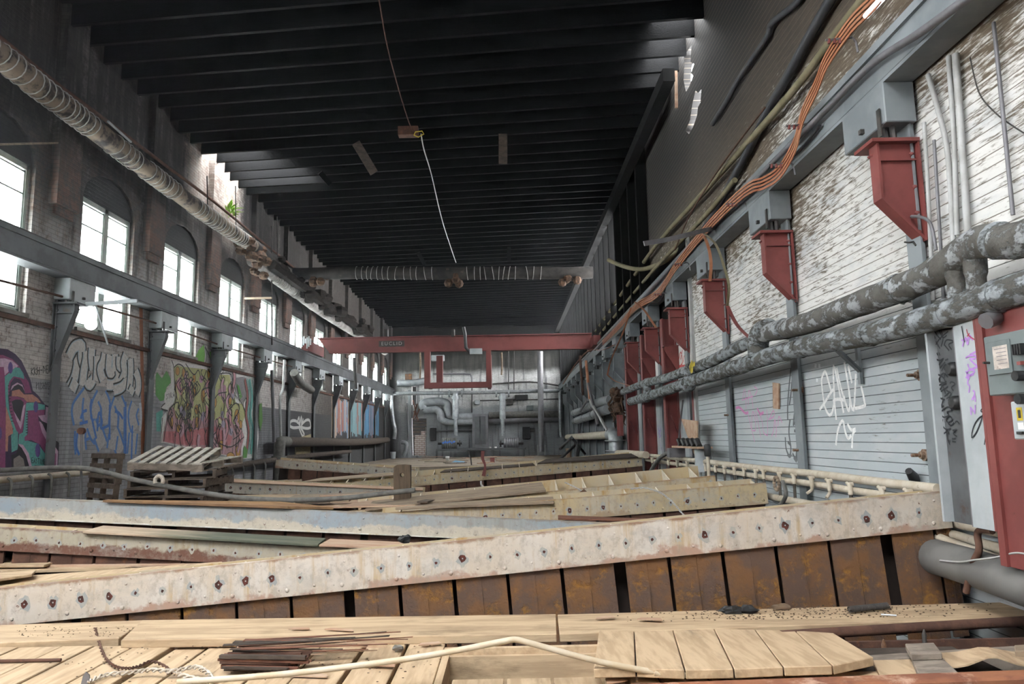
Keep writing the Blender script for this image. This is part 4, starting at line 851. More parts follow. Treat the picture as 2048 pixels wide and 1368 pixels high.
for i in range(26): b.ball(c0+Vector((rnd.uniform(-.2,.2), rnd.uniform(-1.0,.8), rnd.uniform(-.55,.2))), rnd.uniform(.08,.2), 6, 4, (1,1.2,.8))
tag(b.build('torn_insulation', M['fibre'], smooth=40), 'brown fibre wad hanging where the long left duct breaks', 'insulation')
b = MB(); c0 = ox(-6.7, 640, 600); b.tube([c0-Vector((0,5.3,0)), c0, c0+Vector((0,9.3,0))], .16, 7)
for i in range(40): b.ball(c0+Vector((rnd.uniform(-.25,.25), rnd.uniform(-5,9), 0))+Vector((0,0,rnd.uniform(-.25,.35))), rnd.uniform(.1,.3), 6, 4, (1,1.8,.8))
tag(b.build('torn_insulation', paint('sooty_rag', '1f1c1a', '2c2724', 6, .95, spec=.1, bump=.8), smooth=40), 'dark sooty insulation rags above the pale lower duct', 'insulation')
line('rust_pipe', ((-380,-235),(0,75),(110,165),(215,243),(330,330),(430,405),(520,480),(600,545)), -7.15, .035, M['rustdark'], 'thin rusty pipe above the long left duct', n=8)
line('white_tube', ((216,243),(262,284)), -7.08, .022, M['conduitlight'], 'short white tube clipped to the rusty pipe', 'tube')
for i, (px, y0, y1) in enumerate(((414,352,412),(471,372,462),(554,433,545),(543,452,690))):
    a = ox(-6.95, px, y0); a.z = min(a.z, 8.3); line('hanger_rod', ((px,y0),(px+1,y1)), -6.95, .014 if i < 3 else .02, M['iron'], ('first', 'second', 'third', 'long fourth')[i]+' thin rod hanging from the roof by the left duct', 'rod', group='duct hanger rods')
a = ox(-6.6, 540, 596); b = MB(); b.bar(Vector((-7.3, a.y, a.z)), Vector((-6.55, a.y, a.z)), .06, .05); tag(b.build('duct_arm', M['oldwood']), 'pale wall bar carrying the lower duct at the fifth window', 'bar')
# cross duct over the whole hall
cp = [oy(22.6, *q) for q in ((588,548),(720,546),(880,547),(1020,546),(1120,546),(1185,545))]
t = taped('cross_duct', cp, .2, M['ductdark'], 'dark duct with pale wire hoops crossing the hall below the roof', 'duct', wob=.05)
hoops(t, cp, .212, ((.21,.47),(.58,.75),(.78,.84)), .2)
for i, px in enumerate((640, 905, 1140)):
    b = MB(); c0 = oy(22.6, px, 555)
    for k in range(7): b.ball(c0+Vector((rnd.uniform(-.25,.25), rnd.uniform(-.1,.1), rnd.uniform(-.2,.15))), .15, 6, 4)
    tag(b.build('torn_insulation', M['fibre']), 'rusty brown rag on the cross duct, '+('near its left end', 'at its middle', 'near its right end')[i], 'insulation')
# board, plant, roof wire and hanging timbers
b = MB(); a = ox(-7.0, -40, 292); c = ox(-7.0, 104, 288); b.hexa([a+Vector((-.35,0,0)), a+Vector((.12,0,0)), c+Vector((.1,0,0)), c+Vector((-.35,0,0))], [a+Vector((-.35,0,.03)), a+Vector((.12,0,.03)), c+Vector((.1,0,.03)), c+Vector((-.35,0,.03))])
tag(b.build('shelf_board', M['oldwood']), 'narrow board sticking out over the first window', 'board')
b = MB(); c0 = ox(-7.3, 457, 428)
for i in range(46):
    a = rnd.uniform(0, 6.28); l = rnd.uniform(.14,.34); d = Vector((abs(math.cos(a))*.7, math.sin(a), rnd.uniform(.1,.9))).normalized(); s = d.cross(Vector((0,0,1))).normalized()*.035; p = c0+d*l*.4+Vector((0,0,rnd.uniform(-.1,.12)))
    b.add([p, p+d*l*.4+s, p+d*l+Vector((0,0,-.05)), p+d*l*.4-s], [(0,1,2,3)])
for i in range(5): b.tube([c0-Vector((0,0,.1)), c0+Vector((.1,rnd.uniform(-.15,.15),.22))], .008, 5)
tag(b.build('wall_plant', M['leaf'], recalc=False), 'small bright green plant growing from the wall under the roof gap', 'plant')
wpts = [oz(8.12, *q) for q in ((752,-30),(758,0),(775,95),(795,170),(818,245),(830,266))]
b = MB(); b.tube(smoothpts(wpts, 5), .012, 5); tag(b.build('roof_wire', M['rustdark']), 'thin tan wire sagging under the roof, near part', 'wire')
b = MB(); b.tube(smoothpts([oz(8.1, *q) for q in ((842,268),(848,300),(863,350),(884,440),(905,505),(912,525))], 5), .014, 5); tag(b.build('roof_wire', M['conduitlight']), 'thin pale wire running from the rusted roof fixture to the cross duct', 'wire')
c0 = oz(8.1, 828, 268); t = thing('roof_fixture', c0, 'small rusted fixture with a bent wire loop under the roof joists', 'fixture')
b = MB(); b.box((c0.x-.35, c0.y-.1, 8.05), (c0.x+.1, c0.y+.1, 8.25)); b.build('bracket', M['rustdark'], t)
b = MB(); b.tube([c0+Vector((.02,-.15,-.1)), c0+Vector((.05,-.15,-.02)), c0+Vector((.2,-.15,-.0)), c0+Vector((.24,-.15,-.07)), c0+Vector((.12,-.15,-.14)), c0+Vector((.03,-.15,-.1))], .012, 6); b.build('wire_loop', M['yellow'], t)
for i, (p, q) in enumerate((((712,286),(748,346)), ((1006,268),(1006,328)), ((836,505),(850,530)), ((1018,494),(1018,522)), ((640,345),(660,368)))):
    a = oz(8.2, *p); c = oy(a.y+.2, *q); b = MB(); b.bar(a, c, .2 if i < 2 else .14, .12, (0,1,0)); tag(b.build('hanging_timber', M['darkwood'] if i < 2 else M['char']), ('slanting timber', 'upright timber', 'short slanting timber over the cross duct', 'short upright timber over the cross duct', 'small charred timber')[i]+' hanging from the roof joists '+('left of the rusted fixture', 'right of the rusted fixture', '', '', 'far left')[i].strip(), 'timber', 'hanging roof timbers')
b = MB(); a = ox(3.12, 1346, 110); b.box((2.98, 12.4, 7.75), (3.2, YF-.2, 8.0)); tag(b.build('wall_plate_timber', M['sootboard']), 'long dark timber running under the joists along the right wall', 'timber')
b = MB(); a = oy(13.0, 1351, 90); c = oy(13.0, 1353, 216); b.bar(a, c, .05, .05); tag(b.build('thin_post', M['pinkwood']), 'thin pinkish upright post under the roof gap at the right', 'post')
# ---------------------------------------------------------------- things along the left wall
line('wall_rod', ((-330,478),(120,592),(330,652),(470,700),(600,738)), -7.2, .02, M['rustdark'], 'thin rusty rod crossing the windows under the left girder', 'rod')
b = MB(); a = oy(11.6, 172, 608); c = oy(11.6, 275, 602); b.bar(a, c, .04, .06); b.bar(oy(11.6,192,612), oy(11.6,216,690), .03, .02); tag(b.build('angle_arm', M['boxlight']), 'pale steel arm sticking out from the nearest left bracket', 'bar')
p = oy(12.1, 180, 648); b = MB(); b.cyl(p, p+Vector((0,.05,0)), .1, 20); n = N('lit_disc'); n.done('ffffff', .4); n.bsdf.inputs['Emission Color'].default_value = (1,1,1,1); n.bsdf.inputs['Emission Strength'].default_value = 3  # white disc given its own glow
tag(b.build('round_lamp', n.mat, smooth=40), 'bright white round lamp hanging in the second window', 'lamp')
a = oy(10.2, 165, 1000); c = oy(10.2, 163, 862); t = thing('iron_stand', a, 'thin upright pole topped by a round rusty disc', 'pole')
b = MB(); b.cyl((a.x,10.2,.15), c, .016, 8); b.build('pole', M['conduit'], t, smooth=40); b = MB(); b.cyl(c+Vector((0,-.03,0)), c+Vector((0,.03,0)), .048, 14); b.build('disc', M['rustdark'], t, smooth=40)
curl('long_hose', 10.05, ((-90,947),(0,941),(90,936),(170,937),(215,946),(270,960),(330,972),(420,988),(510,998),(610,1000),(700,995),(786,985),(830,980)), .036, M['hose'], 'long grey pipe curving across in front of the pallets to the short wooden post', 'pipe', 10)
def arcz(cx_, cz, r, a0, a1, Y, k=9): return [Vector((cx_+r*math.cos(a0+(a1-a0)*i/k), Y, cz+r*1.25*math.sin(a0+(a1-a0)*i/k))) for i in range(k+1)]
p = oy(10.0, 318, 962); b = MB(); P = arcz(p.x, p.z, .055, -.5, 3.6, 10.0); b.tube(P, [.026+.004*(i % 2) for i in range(len(P))], 8); tag(b.build('rope_loop', M['rope'], smooth=60), 'dirty white rope loop over the long grey pipe', 'rope')
t = thing('header_pipe', ox(-7.05, 60, 955), 'limescaled header pipe with hoses low on the left wall', 'pipe')
b = MB(); b.tube([ox(-7.05, *q) for q in ((-330,1000),(0,960),(150,947),(185,944))], .05, 10); b.build('pipe', M['lime'], t, smooth=50)
b = MB(); b.tube([ox(-7.2, *q) for q in ((-330,986),(150,938))], .035, 10); b.build('back_pipe', M['hose'], t, smooth=50)
for px, py in ((15,962),(58,957),(96,953),(132,950)):
    q = ox(-7.0, px, py); b = MB(); b.tube(smoothpts([q+Vector((0,0,.04)), q+Vector((.05,0,0)), q+Vector((.06,0,-.1)), q+Vector((.04,.03,-.34))], 3), .018, 7); b.build('hose', M['hose'], t, smooth=50)
t = thing('header_pipe', ox(-7.0, 500, 926), 'dark header pipe with hoses low on the left wall behind the pallets', 'pipe')
b = MB(); b.tube([ox(-7.0, *q) for q in ((440,938),(500,927),(590,914),(700,903))], .08, 10); b.build('pipe', M['darkwood'], t, smooth=50)
for px, py in ((462,934),(484,930),(505,927),(528,923)):
    q = ox(-6.95, px, py); b = MB(); b.tube([q, q+Vector((.06,0,-.1)), q+Vector((.03,.03,-.5))], .022, 7); b.build('hose', M['hose'], t, smooth=50)
line('wall_pipe', ((570,884),(640,884),(720,884),(775,880)), -6.95, .16, M['darkwood'], 'thick brown-grey pipe low along the far left wall', n=12)
t = thing('riser_pipe', ox(-6.95, 560, 905), 'grey elbow riser at the near end of the low left pipe', 'pipe')
b = MB(); q = ox(-6.95, 562, 884); b.tube(smoothpts([q+Vector((0,.6,0)), q, q+Vector((0,-.12,-.15)), q+Vector((0,-.15,-1.2))], 4), .17, 12); b.build('elbow', M['hose'], t, smooth=50)
b = MB(); b.tube([q+Vector((0,-.15,-.42)), q+Vector((0,-.15,-.5))], .22, 14); b.build('flange', M['hose'], t, smooth=40)
line('hanging_pipe', ((543,740),(545,780),(548,884)), -7.0, .05, M['conduit'], 'grey upright pipe on the left wall by the low pipe elbow', n=8)
line('hanging_pipe', ((569,720),(566,775),(560,800),(562,880)), -7.0, .04, M['conduitlight'], 'pale bent upright pipe on the left wall beyond the big mural', n=8)
line('hanging_pipe', ((588,745),(600,765),(622,780)), -6.9, .14, M['hose'], 'stub of thick pipe hanging under the left girder', n=10)
curl('hanging_chain', 22.0, ((709,716),(710,745),(712,778)), .05, M['iron'], 'chain with hook hanging from the crane', 'chain')
# pallets
def pallet(loc, mtx, label, mat, n=7, group=None, top=None):
    t = thing('wooden_pallet', loc, label, 'pallet', group); loc = Vector(loc); T = Matrix.Translation(loc) @ mtx
    for x in (-.57, 0, .57): b = MB(); b.box((x-.022, -.5, .018), (x+.022, .5, .11), T); b.build('stringer', mat, t)
    for i in range(n):
        y = -.455+i*(.91/(n-1)); w = .042
        b = MB(); b.box((-.6, y-w, .11), (.6, y+w, .127), T); b.build('slat', top or mat, t)
    for i in range(3):
        y = -.45+i*.45; b = MB(); b.box((-.6, y-.05, 0), (.6, y+.05, .018), T); b.build('bottom_slat', mat, t)
    return t
def R(*a): return Matrix.Rotation(math.radians(a[0]), 4, 'Z') @ Matrix.Rotation(math.radians(a[1]), 4, 'X') @ Matrix.Rotation(math.radians(a[2]), 4, 'Y')
cx0 = oy(11.2, 352, 1000).x; lv = ['bottom pallet of the stack', 'second pallet from the bottom of the stack', 'third pallet from the bottom of the stack', 'fourth pallet of the stack', 'fifth pallet of the stack, turned', 'sixth pallet of the stack, tilted', 'top pallet of the stack, tilted with pale worn slats']
zs = [.22,.35,.48,.61,.74,.86,.97]; yaw = [4,-3,8,-2,12,82,97]; tilt = [0,0,0,0,0,-2,3]; offx = [0,.03,-.04,.05,.02,.16,-.06]
for i in range(7):
    pallet((cx0+offx[i], 11.3+(.12 if i == 5 else 0), zs[i]), R(yaw[i], tilt[i], 0 if i < 5 else (-4,-11)[i-5]), lv[i], M['palletdark'] if i < 5 else M['palletwood'], group='stacked pallets', top=M['palletlight'] if i > 4 else None)
pl_ = pallet((oy(11.0, 214, 1000).x, 11.0, .72), Matrix.Rotation(math.radians(-40), 4, 'Z') @ Matrix.Rotation(math.radians(86), 4, 'X') @ Matrix.Scale(.82, 4), 'dark pallet standing on edge left of the pallet stack', M['palletdark'], 6)
# ---------------------------------------------------------------- overhead crane
YC = 25.4
a = oy(YC, 640, 678); c = oy(YC, 1190, 669); zt = a.z+.0; zb = oy(YC, 640, 706).z; xl = a.x; xr = 3.05
t = thing('bridge_crane', ((xl+xr)/2, YC, zb), 'red overhead bridge crane spanning the hall with a dark maker plate', 'crane')
b = MB(); b.prism([(xl-.05,YC,zt), (xr,YC,zt), (xr,YC,zb), (xl+.35,YC,zb)], (0,.02,0)); b.box((xl-.05, YC-.1, zt), (xr, YC+.16, zt+.03)); b.box((xl+.35, YC-.1, zb-.03), (xr, YC+.16, zb)); b.build('bridge_girder', M['redcrane'], t)
b = MB(); b.box((xl-.4, YC-.9, zb-.02), (xl-.16, YC+1.2, zb+.34)); b.build('end_truck', M['redcrane'], t)
b = MB()
for i in range(7): b.box((xl-.46+.06*i, YC-.93, zb+.05+.06*(i % 4)), (xl-.42+.06*i, YC-.9, zb+.4+.04*(i % 3)))
b.build('end_fittings', M['boxlight'], t)
b = MB(); b.box((xr-.05, YC-.9, zb), (xr+.2, YC+1.2, zb+.34)); b.build('end_truck', M['redcrane'], t)
s0 = oy(YC-.11, 757, 681.5); s1 = oy(YC-.11, 808, 692)
b = MB(); b.box((s0.x, YC-.03, s1.z), (s1.x, YC-.001, s0.z)); sg = b.build('maker_plate', M['iron'], t)
cu = bpy.data.curves.new('lettering', 'FONT'); cu.body = 'EUCLID'; cu.size = .175; cu.extrude = .004; cu.align_x = 'CENTER'; cu.space_character = 1.35
tx = bpy.data.objects.new('lettering', cu); C.objects.link(tx); dgx = bpy.context.evaluated_depsgraph_get(); me = bpy.data.meshes.new_from_object(tx.evaluated_get(dgx)); bpy.data.objects.remove(tx)
me.materials.clear(); me.materials.append(M['conduitlight']); tx = bpy.data.objects.new('lettering', me); C.objects.link(tx); tx.parent = sg; tx.rotation_euler = (math.pi/2, 0, 0); tx.location = Vector(((s0.x+s1.x)/2, YC-.036, s1.z+.05))-WORLD_LOC['bridge_crane']-sg.location
for (px0, px1, YY) in ((849,861,YC-.15), (972,983,YC-.15), (873,886,YC+1.3), (975,984,YC+1.3)):
    p = oy(YY, px0, 700); q = oy(YY, px1, 772); b = MB(); b.box((p.x, YY-.1, q.z), (q.x, YY+.1, zb-.035)); b.build('frame_post', M['redcrane'], t)
for (px0, px1, YY) in ((849,983,YC-.15), (873,984,YC+1.3)):
    p = oy(YY, px0, 766); q = oy(YY, px1, 775); b = MB(); b.box((p.x, YY-.11, q.z), (q.x, YY+.11, p.z)); b.build('frame_rail', M['redcrane'], t)
for px in (849, 972):
    p = oy(YC, px+2, 768); q = oy(YC, px+9, 774); b = MB(); b.box((p.x, YC-.04, q.z), (q.x, YC+1.2, p.z)); b.build('frame_rail', M['redcrane'], t)
p = oy(YC-.2, 930, 668); b = MB(); b.tube([p+Vector((-.05,0,.25)), p, p+Vector((.03,-.05,-.5)), p+Vector((.2,0,-.7))], .06, 8); b.build('trolley_cable', M['black'], t, smooth=50)
p = oy(YC-.2, 952, 703); b = MB(); b.box((p.x-.22, YC-.3, p.z-.1), (p.x+.22, YC-.12, p.z+.1)); b.build('trolley_box', M['boxlight'], t)
for px in (773, 906): p = oy(YC, px, 668); b = MB(); b.box((p.x-.06, YC-.12, p.z-.1), (p.x+.06, YC+.1, p.z+.16)); b.build('clamp', M['iron'], t)
for px, y1 in ((840,757),(1003,750)):
    curl('hanging_chain', 27.0, ((px,705),(px+1,730),(px,y1)), .035, M['oldwood'], 'thin chain hanging behind the crane, '+('left of its red frame' if px < 900 else 'right of its red frame'), 'chain')
# ---------------------------------------------------------------- far wall equipment
YW = YF
def fw(px, py, d=.3): return oy(YW-d, px, py)
def fline(name, pts, r, d, mat, label, cat='pipe', seg=4, n=10):
    b = MB(); b.tube(smoothpts([fw(*q, d) for q in pts], seg), r, n); return tag(b.build(name, M[mat], smooth=50), label, cat)
t = thing('header_pipe', fw(950, 786), 'silver header pipe across the far wall with two drop legs', 'pipe')
b = MB(); b.tube(smoothpts([fw(*q, .9) for q in ((788,878),(790,860),(786,840),(783,800),(786,789),(800,787),(960,785),(1112,781.5),(1120,786),(1121,860),(1123,873))], 3), .12, 10); b.build('main_pipe', M['silver'], t, smooth=50)
for px in (911, 1005):
    a = fw(px, 787, .9); c = fw(px, 838, .9); d = fw(px+1, 872, .9); b = MB(); b.tube([a, c, c, d], [.2,.2,.12,.12], 10); b.build('drop_leg', M['silver'], t, smooth=50)
    for dx in (-.38, .38): b = MB(); b.tube([a+Vector((dx-.05,0,0)), a+Vector((dx+.05,0,0))], .23, 12); b.build('flange', M['silver'], t, smooth=40)
    b = MB(); b.tube([a+Vector((0,0,-.15)), a+Vector((0,0,-.35))], .26, 12); b.build('flange', M['silver'], t, smooth=40)
fline('wrapped_duct', ((848,818),(846,808),(858,804),(880,803),(894,808),(897,822),(900,832),(915,834),(945,833)), .25, .6, 'ductsilver', 'silver-grey wrapped duct with a double bend on the far wall, upper run', 'duct', 5, 12)
fline('wrapped_duct', ((848,818),(856,820),(872,819),(880,826),(882,838),(892,844),(915,844),(945,843)), .22, .62, 'ductsilver', 'silver-grey wrapped duct with a double bend on the far wall, lower run', 'duct', 5, 12)
fline('wall_duct', ((978,831),(1050,829),(1122,829)), .22, .3, 'hose', 'grey duct along the far wall right of the steel cupboard, upper', 'duct')
fline('wall_duct', ((978,843),(1050,840),(1122,839)), .18, .3, 'conduit', 'grey duct along the far wall right of the steel cupboard, lower', 'duct')
fline('wall_duct', ((795,766),(825,766),(850,762)), .22, .4, 'ductsilver', 'wrapped duct high at the left of the far wall', 'duct')
fline('thin_pipe', ((868,748),(930,748),(942,750),(944,765)), .06, .25, 'conduit', 'thin pipe bent down inside the red crane frame, on the far wall', 'pipe')
fline('thin_pipe', ((815,806),(817,880)), .05, .2, 'conduit', 'thin upright pipe left of the far doorway', 'pipe')
fline('thin_pipe', ((944,770),(944,830)), .035, .2, 'iron', 'thin dark upright conduit above the steel cupboard', 'conduit')
fline('thin_pipe', ((870,862),(945,860)), .05, .2, 'conduit', 'thin pipe along the far wall behind the left drum', 'pipe')
fline('thin_pipe', ((960,801),(1125,798)), .04, .2, 'iron', 'thin dark pipe across the far wall under the header', 'pipe')
fline('thin_pipe', ((985,768),(1060,764),(1122,772)), .05, .2, 'iron', 'sagging dark pipe above the header at the right', 'pipe')
for px in (1017, 1028): fline('thin_pipe', ((px,690),(px,780)), .035, .2, 'iron', 'thin dark conduit high on the far wall, '+('left of a pair' if px == 1017 else 'right of a pair'), 'conduit')
t = thing('vent_stack', fw(1083, 905, 1.2), 'tall grey round pipe standing in front of the far wall at the right', 'pipe')
a = fw(1083, 908, 1.2); c = fw(1080, 703, 1.2); b = MB(); b.cyl((a.x,a.y,ZF+.25), c, .18, 14); b.build('stack', M['conduit'], t, smooth=40)
b = MB()
for dx in (-.2, .2): b.box((a.x+dx-.04, a.y-.05, ZF), (a.x+dx+.04, a.y+.05, ZF+.6))
b.box((a.x-.26, a.y-.05, ZF+.55), (a.x+.26, a.y+.05, ZF+.65)); b.build('foot', M['conduitlight'], t)
for i, px in enumerate((899, 1022)):
    c = fw(px, 887, 1.0); t = thing('cable_drum', c-Vector((0,0,.4)), ('dirty ribbed drum with blue paint on the far bench, left', 'plain grey ribbed drum on the far bench, right')[i], 'drum'); P = []; rr = []
    for k in range(15): P.append(c+Vector((-.45+.9*k/14,0,0))); rr.append(.36 if k % 2 else .33)
    b = MB(); b.tube(P, rr, 18); b.build('barrel', M['conduit'] if i else M['hose'], t, smooth=25)
    b = MB(); b.cyl(c-Vector((.7,0,0)), c+Vector((.75,0,0)), .07, 8); b.cyl(c+Vector((.58 if not i else -.66,0,0)), c+Vector((.66 if not i else -.58,0,0)), .2, 10); b.build('axle', M['iron'], t, smooth=40)
    if not i:
        b = MB()
        for k in range(6): q = c+Vector((-.35+.13*k,-.345,.05+.05*(k % 2))); b.poly(blob(q, Vector((1,0,0)), Vector((0,0,1)), .07, 7), (0,-1,0), .02)
        b.build('paint_mark', plain('blue_daub', '4f7fd0'), t)['label'] = 'blue paint daub'
a = fw(873, 900, 1.4); c = fw(1052, 899, 1.4); t = thing('long_bench', ((a.x+c.x)/2, a.y, ZF), 'long low steel bench under the two drums at the far wall', 'bench')
b = MB(); b.box((a.x, a.y-.3, a.z-.06), (c.x, a.y+.9, a.z+.05)); b.build('bench_top', M['greysteel_d'], t)
for px in (874, 939, 985, 1048): q = fw(px, 905, 1.4); b = MB(); b.box((q.x-.05, a.y-.25, ZF), (q.x+.05, a.y-.15, a.z-.06)); b.build('leg', M['greysteel_d'], t)
p = fw(945, 829, .1); q = fw(977, 895, .1); t = thing('steel_cupboard', ((p.x+q.x)/2, YW-.35, q.z), 'grey steel cupboard with a split door on the far wall between the drums', 'cupboard')
b = MB(); b.slab([(p.x,YW-.7,q.z),(q.x,YW-.7,q.z),(q.x,YW-.7,p.z),(p.x,YW-.7,p.z)], [[(p.x+.14,YW-.7,q.z+.2),(q.x-.14,YW-.7,q.z+.2),(q.x-.14,YW-.7,p.z-.14),(p.x+.14,YW-.7,p.z-.14)]], (0,.06,0)); b.box((p.x, YW-.64, q.z), (q.x, YW-.05, p.z)); b.build('body', M['conduit'], t)
b = MB(); b.box((p.x+.15, YW-.69, q.z+.22), ((p.x+q.x)/2-.02, YW-.65, p.z-.15)); b.build('door', M['greysteel_d'], t); b = MB(); b.box(((p.x+q.x)/2+.02, YW-.69, q.z+.22), (q.x-.15, YW-.65, p.z-.15)); b.build('door', M['greysteel_d'], t)
for (x0,y0,x1,y1,mt,lb) in ((861,856,873,881,'black','black switch box left of the left drum'),(1045,854,1060,878,'black','dark open switch box right of the right drum'),(1060,856,1069,864,'iron','small dark box beside the open switch box'),(1053,811,1066,821,'boxgrey','grey junction box below the thin pipes'),(1013,798,1026,810,'iron','rusty square box near the right drop leg'),(1030,790,1056,800,'black','dark slot-like box under the header'),(811,748,824,760,'rust','small red-brown hatch high on the far wall'),(863,711,889,722,'panelgrey','pale patch box inside the red crane frame'),(950,801,960,809,'boxlight','small round grey lamp body above the cupboard')):
    p = fw(x0,y0,.1); q = fw(x1,y1,.1); b = MB(); b.box((p.x, YW-.3, q.z), (q.x, YW-.005, p.z)); tag(b.build('wall_box', M[mt], bevel=.02), lb, 'box')
# doorway : brick rubble infill and dark slats, dark room behind
p = fw(822,838,0); q = fw(855,912,0)
b = MB(); b.box((p.x-.3, YF+1.2, ZP), (q.x+.5, YF+1.3, 6.0)); struct(b.build('wall_doorway', M['sootboard']))
n = N('whitewashed_brick'); bt = n.new('ShaderNodeTexBrick'); x, y, z = n.sep(); n.put(bt.inputs['Vector'], n.comb(x, z, 0.0)); bt.inputs['Scale'].default_value = 1; bt.inputs['Brick Width'].default_value = .3; bt.inputs['Row Height'].default_value = .12; bt.inputs['Mortar Size'].default_value = .014
bt.inputs['Color1'].default_value = srgb('d6cfcb'); bt.inputs['Color2'].default_value = srgb('c9c0bb'); bt.inputs['Mortar'].default_value = srgb('8f6a5c'); n.done(bt.outputs['Color'], .9)
st = [fw(*v, 0) for v in ((826,911),(853,911),(853,853),(850,853),(850,862),(842,862),(842,870),(830,870),(830,878),(826,878))]
b = MB(); b.prism([(v.x, YF+.02, v.z) for v in st], (0,.3,0)); b.v = [Vector((min(max(p.x, st[0].x+.09), st[1].x-.09), p.y, max(p.z, ZF+.01))) for p in b.v]; tag(b.build('brick_infill', n.mat), 'stepped whitewashed brick filling the far doorway', 'brickwork')
for i, py in enumerate((843,850,857,864,872)): p1 = fw(824, py, 0); q1 = fw(852, py, 0); b = MB(); b.box((p1.x, YF+.4, p1.z-.06), (q1.x, YF+.43, p1.z+.06)); tag(b.build('door_slat', M['palletdark']), 'dark slat behind the brick infill of the far doorway', 'slat', 'doorway slats')
b = MB(); p1 = fw(818,906,0); q1 = fw(822,780,0); b.box((p1.x-.05, YF-.06, ZF), (p1.x+.12, YF-.002, q1.z)); tag(b.build('door_post', M['panelgrey']), 'pale upright post at the left of the far doorway', 'post')
for i, (a, c) in enumerate((((826,838),(834,808)),((830,840),(840,815)),((836,838),(828,822)),((826,800),(836,842)))): p1 = fw(*a, .4); q1 = fw(*c, .25); b = MB(); b.bar(p1, q1, .09, .05); tag(b.build('broken_board', M['redwood']), 'broken brown board over the far doorway', 'board', 'broken doorway boards')
fline('bent_duct', ((806,912),(810,905),(813,893),(811,886),(803,884)), .13, 1.5, 'ductsilver', 'bent grey duct piece lying at the left foot of the far wall', 'duct')
# bits on the far floor
def fz(px, py): return oz(ZF, px, py)
for nm, px, py, r, h, mt, lb in (('bucket',895,921,.11,.22,'panelwhite','white bucket on the far floor'),('bucket',786,918,.17,.42,'panelgrey','grey bucket in the dark left corner'),('bucket',1138,916,.16,.5,'pinkwood','tan drum at the foot of the leaning rods')):
    p = fz(px, py); b = MB(); b.tube([p+Vector((0,0,.01)), p+Vector((0,0,.02)), p+Vector((0,0,h))], [r*.5,r*.85,r], 14); tag(b.build(nm, M[mt], smooth=40), lb, 'bucket')
for i, (a, c) in enumerate((((1112,925),(1162,880)),((1150,916),(1166,822)),((1120,898),(1145,873)),((1144,876),(1170,908)),((1153,920),(1166,865)))):
    p = oy(30, *a); q = oy(31.5, *c); b = MB(); b.cyl(p, q, .06, 6); tag(b.build('leaning_rod', M['conduit']), ('long rod leaning from the far floor', 'tall rod leaning by the right far corner', 'short rod slanting near the far corner', 'rod slanting the other way near the far corner', 'steep short rod near the far corner')[i], 'rod', 'leaning rods')
t = thing('gate_valve', ox(2.9, 1230, 900), 'white flanged valve on the pipe by the torn fibre', 'valve')
b = MB(); b.tube(smoothpts([ox(2.9,1135,874), ox(2.9,1180,872), ox(2.9,1221,869)], 3), .13, 12); b.build('pipe', M['lime'], t, smooth=50)
q = ox(2.9, 1228, 869); b = MB(); b.tube(smoothpts([q+Vector((0,.5,0)), q, q+Vector((0,-.25,-.1)), q+Vector((0,-.3,-.5))], 4), .2, 12); b.build('elbow', M['silver'], t, smooth=50)
for dz in (.15, .42, .48): b = MB(); b.tube([q+Vector((0,-.3,-dz)), q+Vector((0,-.3,-dz-.03))], .3, 14); b.build('flange', M['silver'], t, smooth=40)
b = MB(); b.tube([q+Vector((0,-.3,-.5)), ox(2.9,1250,906), ox(2.95,1292,910)], .08, 10); b.build('outlet', M['lime'], t, smooth=50)
for px in (1236,1242): b = MB(); a = ox(2.8, px, 830); c = ox(2.8, px+2, 872); b.bar(a, c, .08, .05); b.build('stem', M['red'], t)
for i, (p, q, mt) in enumerate((((1172,722),(1180,800),'copper'),((1160,712),(1166,790),'rustdark'),((1180,800),(1215,862),'conduitlight'),((1160,822),(1175,800),'conduit'),((1175,760),(1196,850),'conduit'))):
    a = ox(2.75, *p); c = ox(2.75, *q); b = MB(); b.cyl(a, c, .05, 6); tag(b.build('hanging_rod', M[mt]), ('long copper rod hanging near the far end of the right girder', 'rusty rod hanging beyond the copper one', 'pale bent rod hanging under the far wrapped pipes', 'short grey rod at the far wrapped pipes', 'grey pole propped under the far wrapped pipes')[i], 'rod', 'hanging rods')
# ---------------------------------------------------------------- graffiti : paint lying on the walls
GC = {}
def gcol(h):
    if h not in GC: GC[h] = plain('spray_'+h, h, .7)
    return GC[h]
class Graf:
    def __init__(s, X, nx, x0, y0, sc): s.X = X; s.nx = nx; s.o = (x0, y0, sc); s.parts = {}; s.k = 0
    def P(s, q): return ox(s.X, s.o[0]+q[0]*s.o[2], s.o[1]+q[1]*s.o[2])
    def mb(s, c):
        if c not in s.parts: s.parts[c] = MB()
        s.k += 1; return s.parts[c]
    def lift(s): return .002+.00007*s.k
    def poly(s, c, pts):
        m = s.mb(c); m.poly([s.P(q) for q in pts], (s.nx,0,0), s.lift())
    def st(s, c, w, *lines, curve=True):
        for l in lines:
            m = s.mb(c); p = [s.P(q) for q in l]
            m.ribbon(smoothpts(p, 4) if curve else p, w, (s.nx,0,0), s.lift())
    def ell(s, c, x, y, a, b): s.poly(c, [(x+a*math.cos(i*.5236), y+b*math.sin(i*.5236)) for i in range(12)])
    def done(s, label, parent, name='graffiti'):
        b = MB(); mats = []
        for c, m in s.parts.items():
            b.cur = len(mats); o = len(b.v); b.v += m.v; b.f += [[i+o for i in f] for f in m.f]; b.m += [b.cur]*len(m.f); mats.append(gcol(c))
        o = b.build(name, mats, parent, recalc=False); o['label'] = label; return o
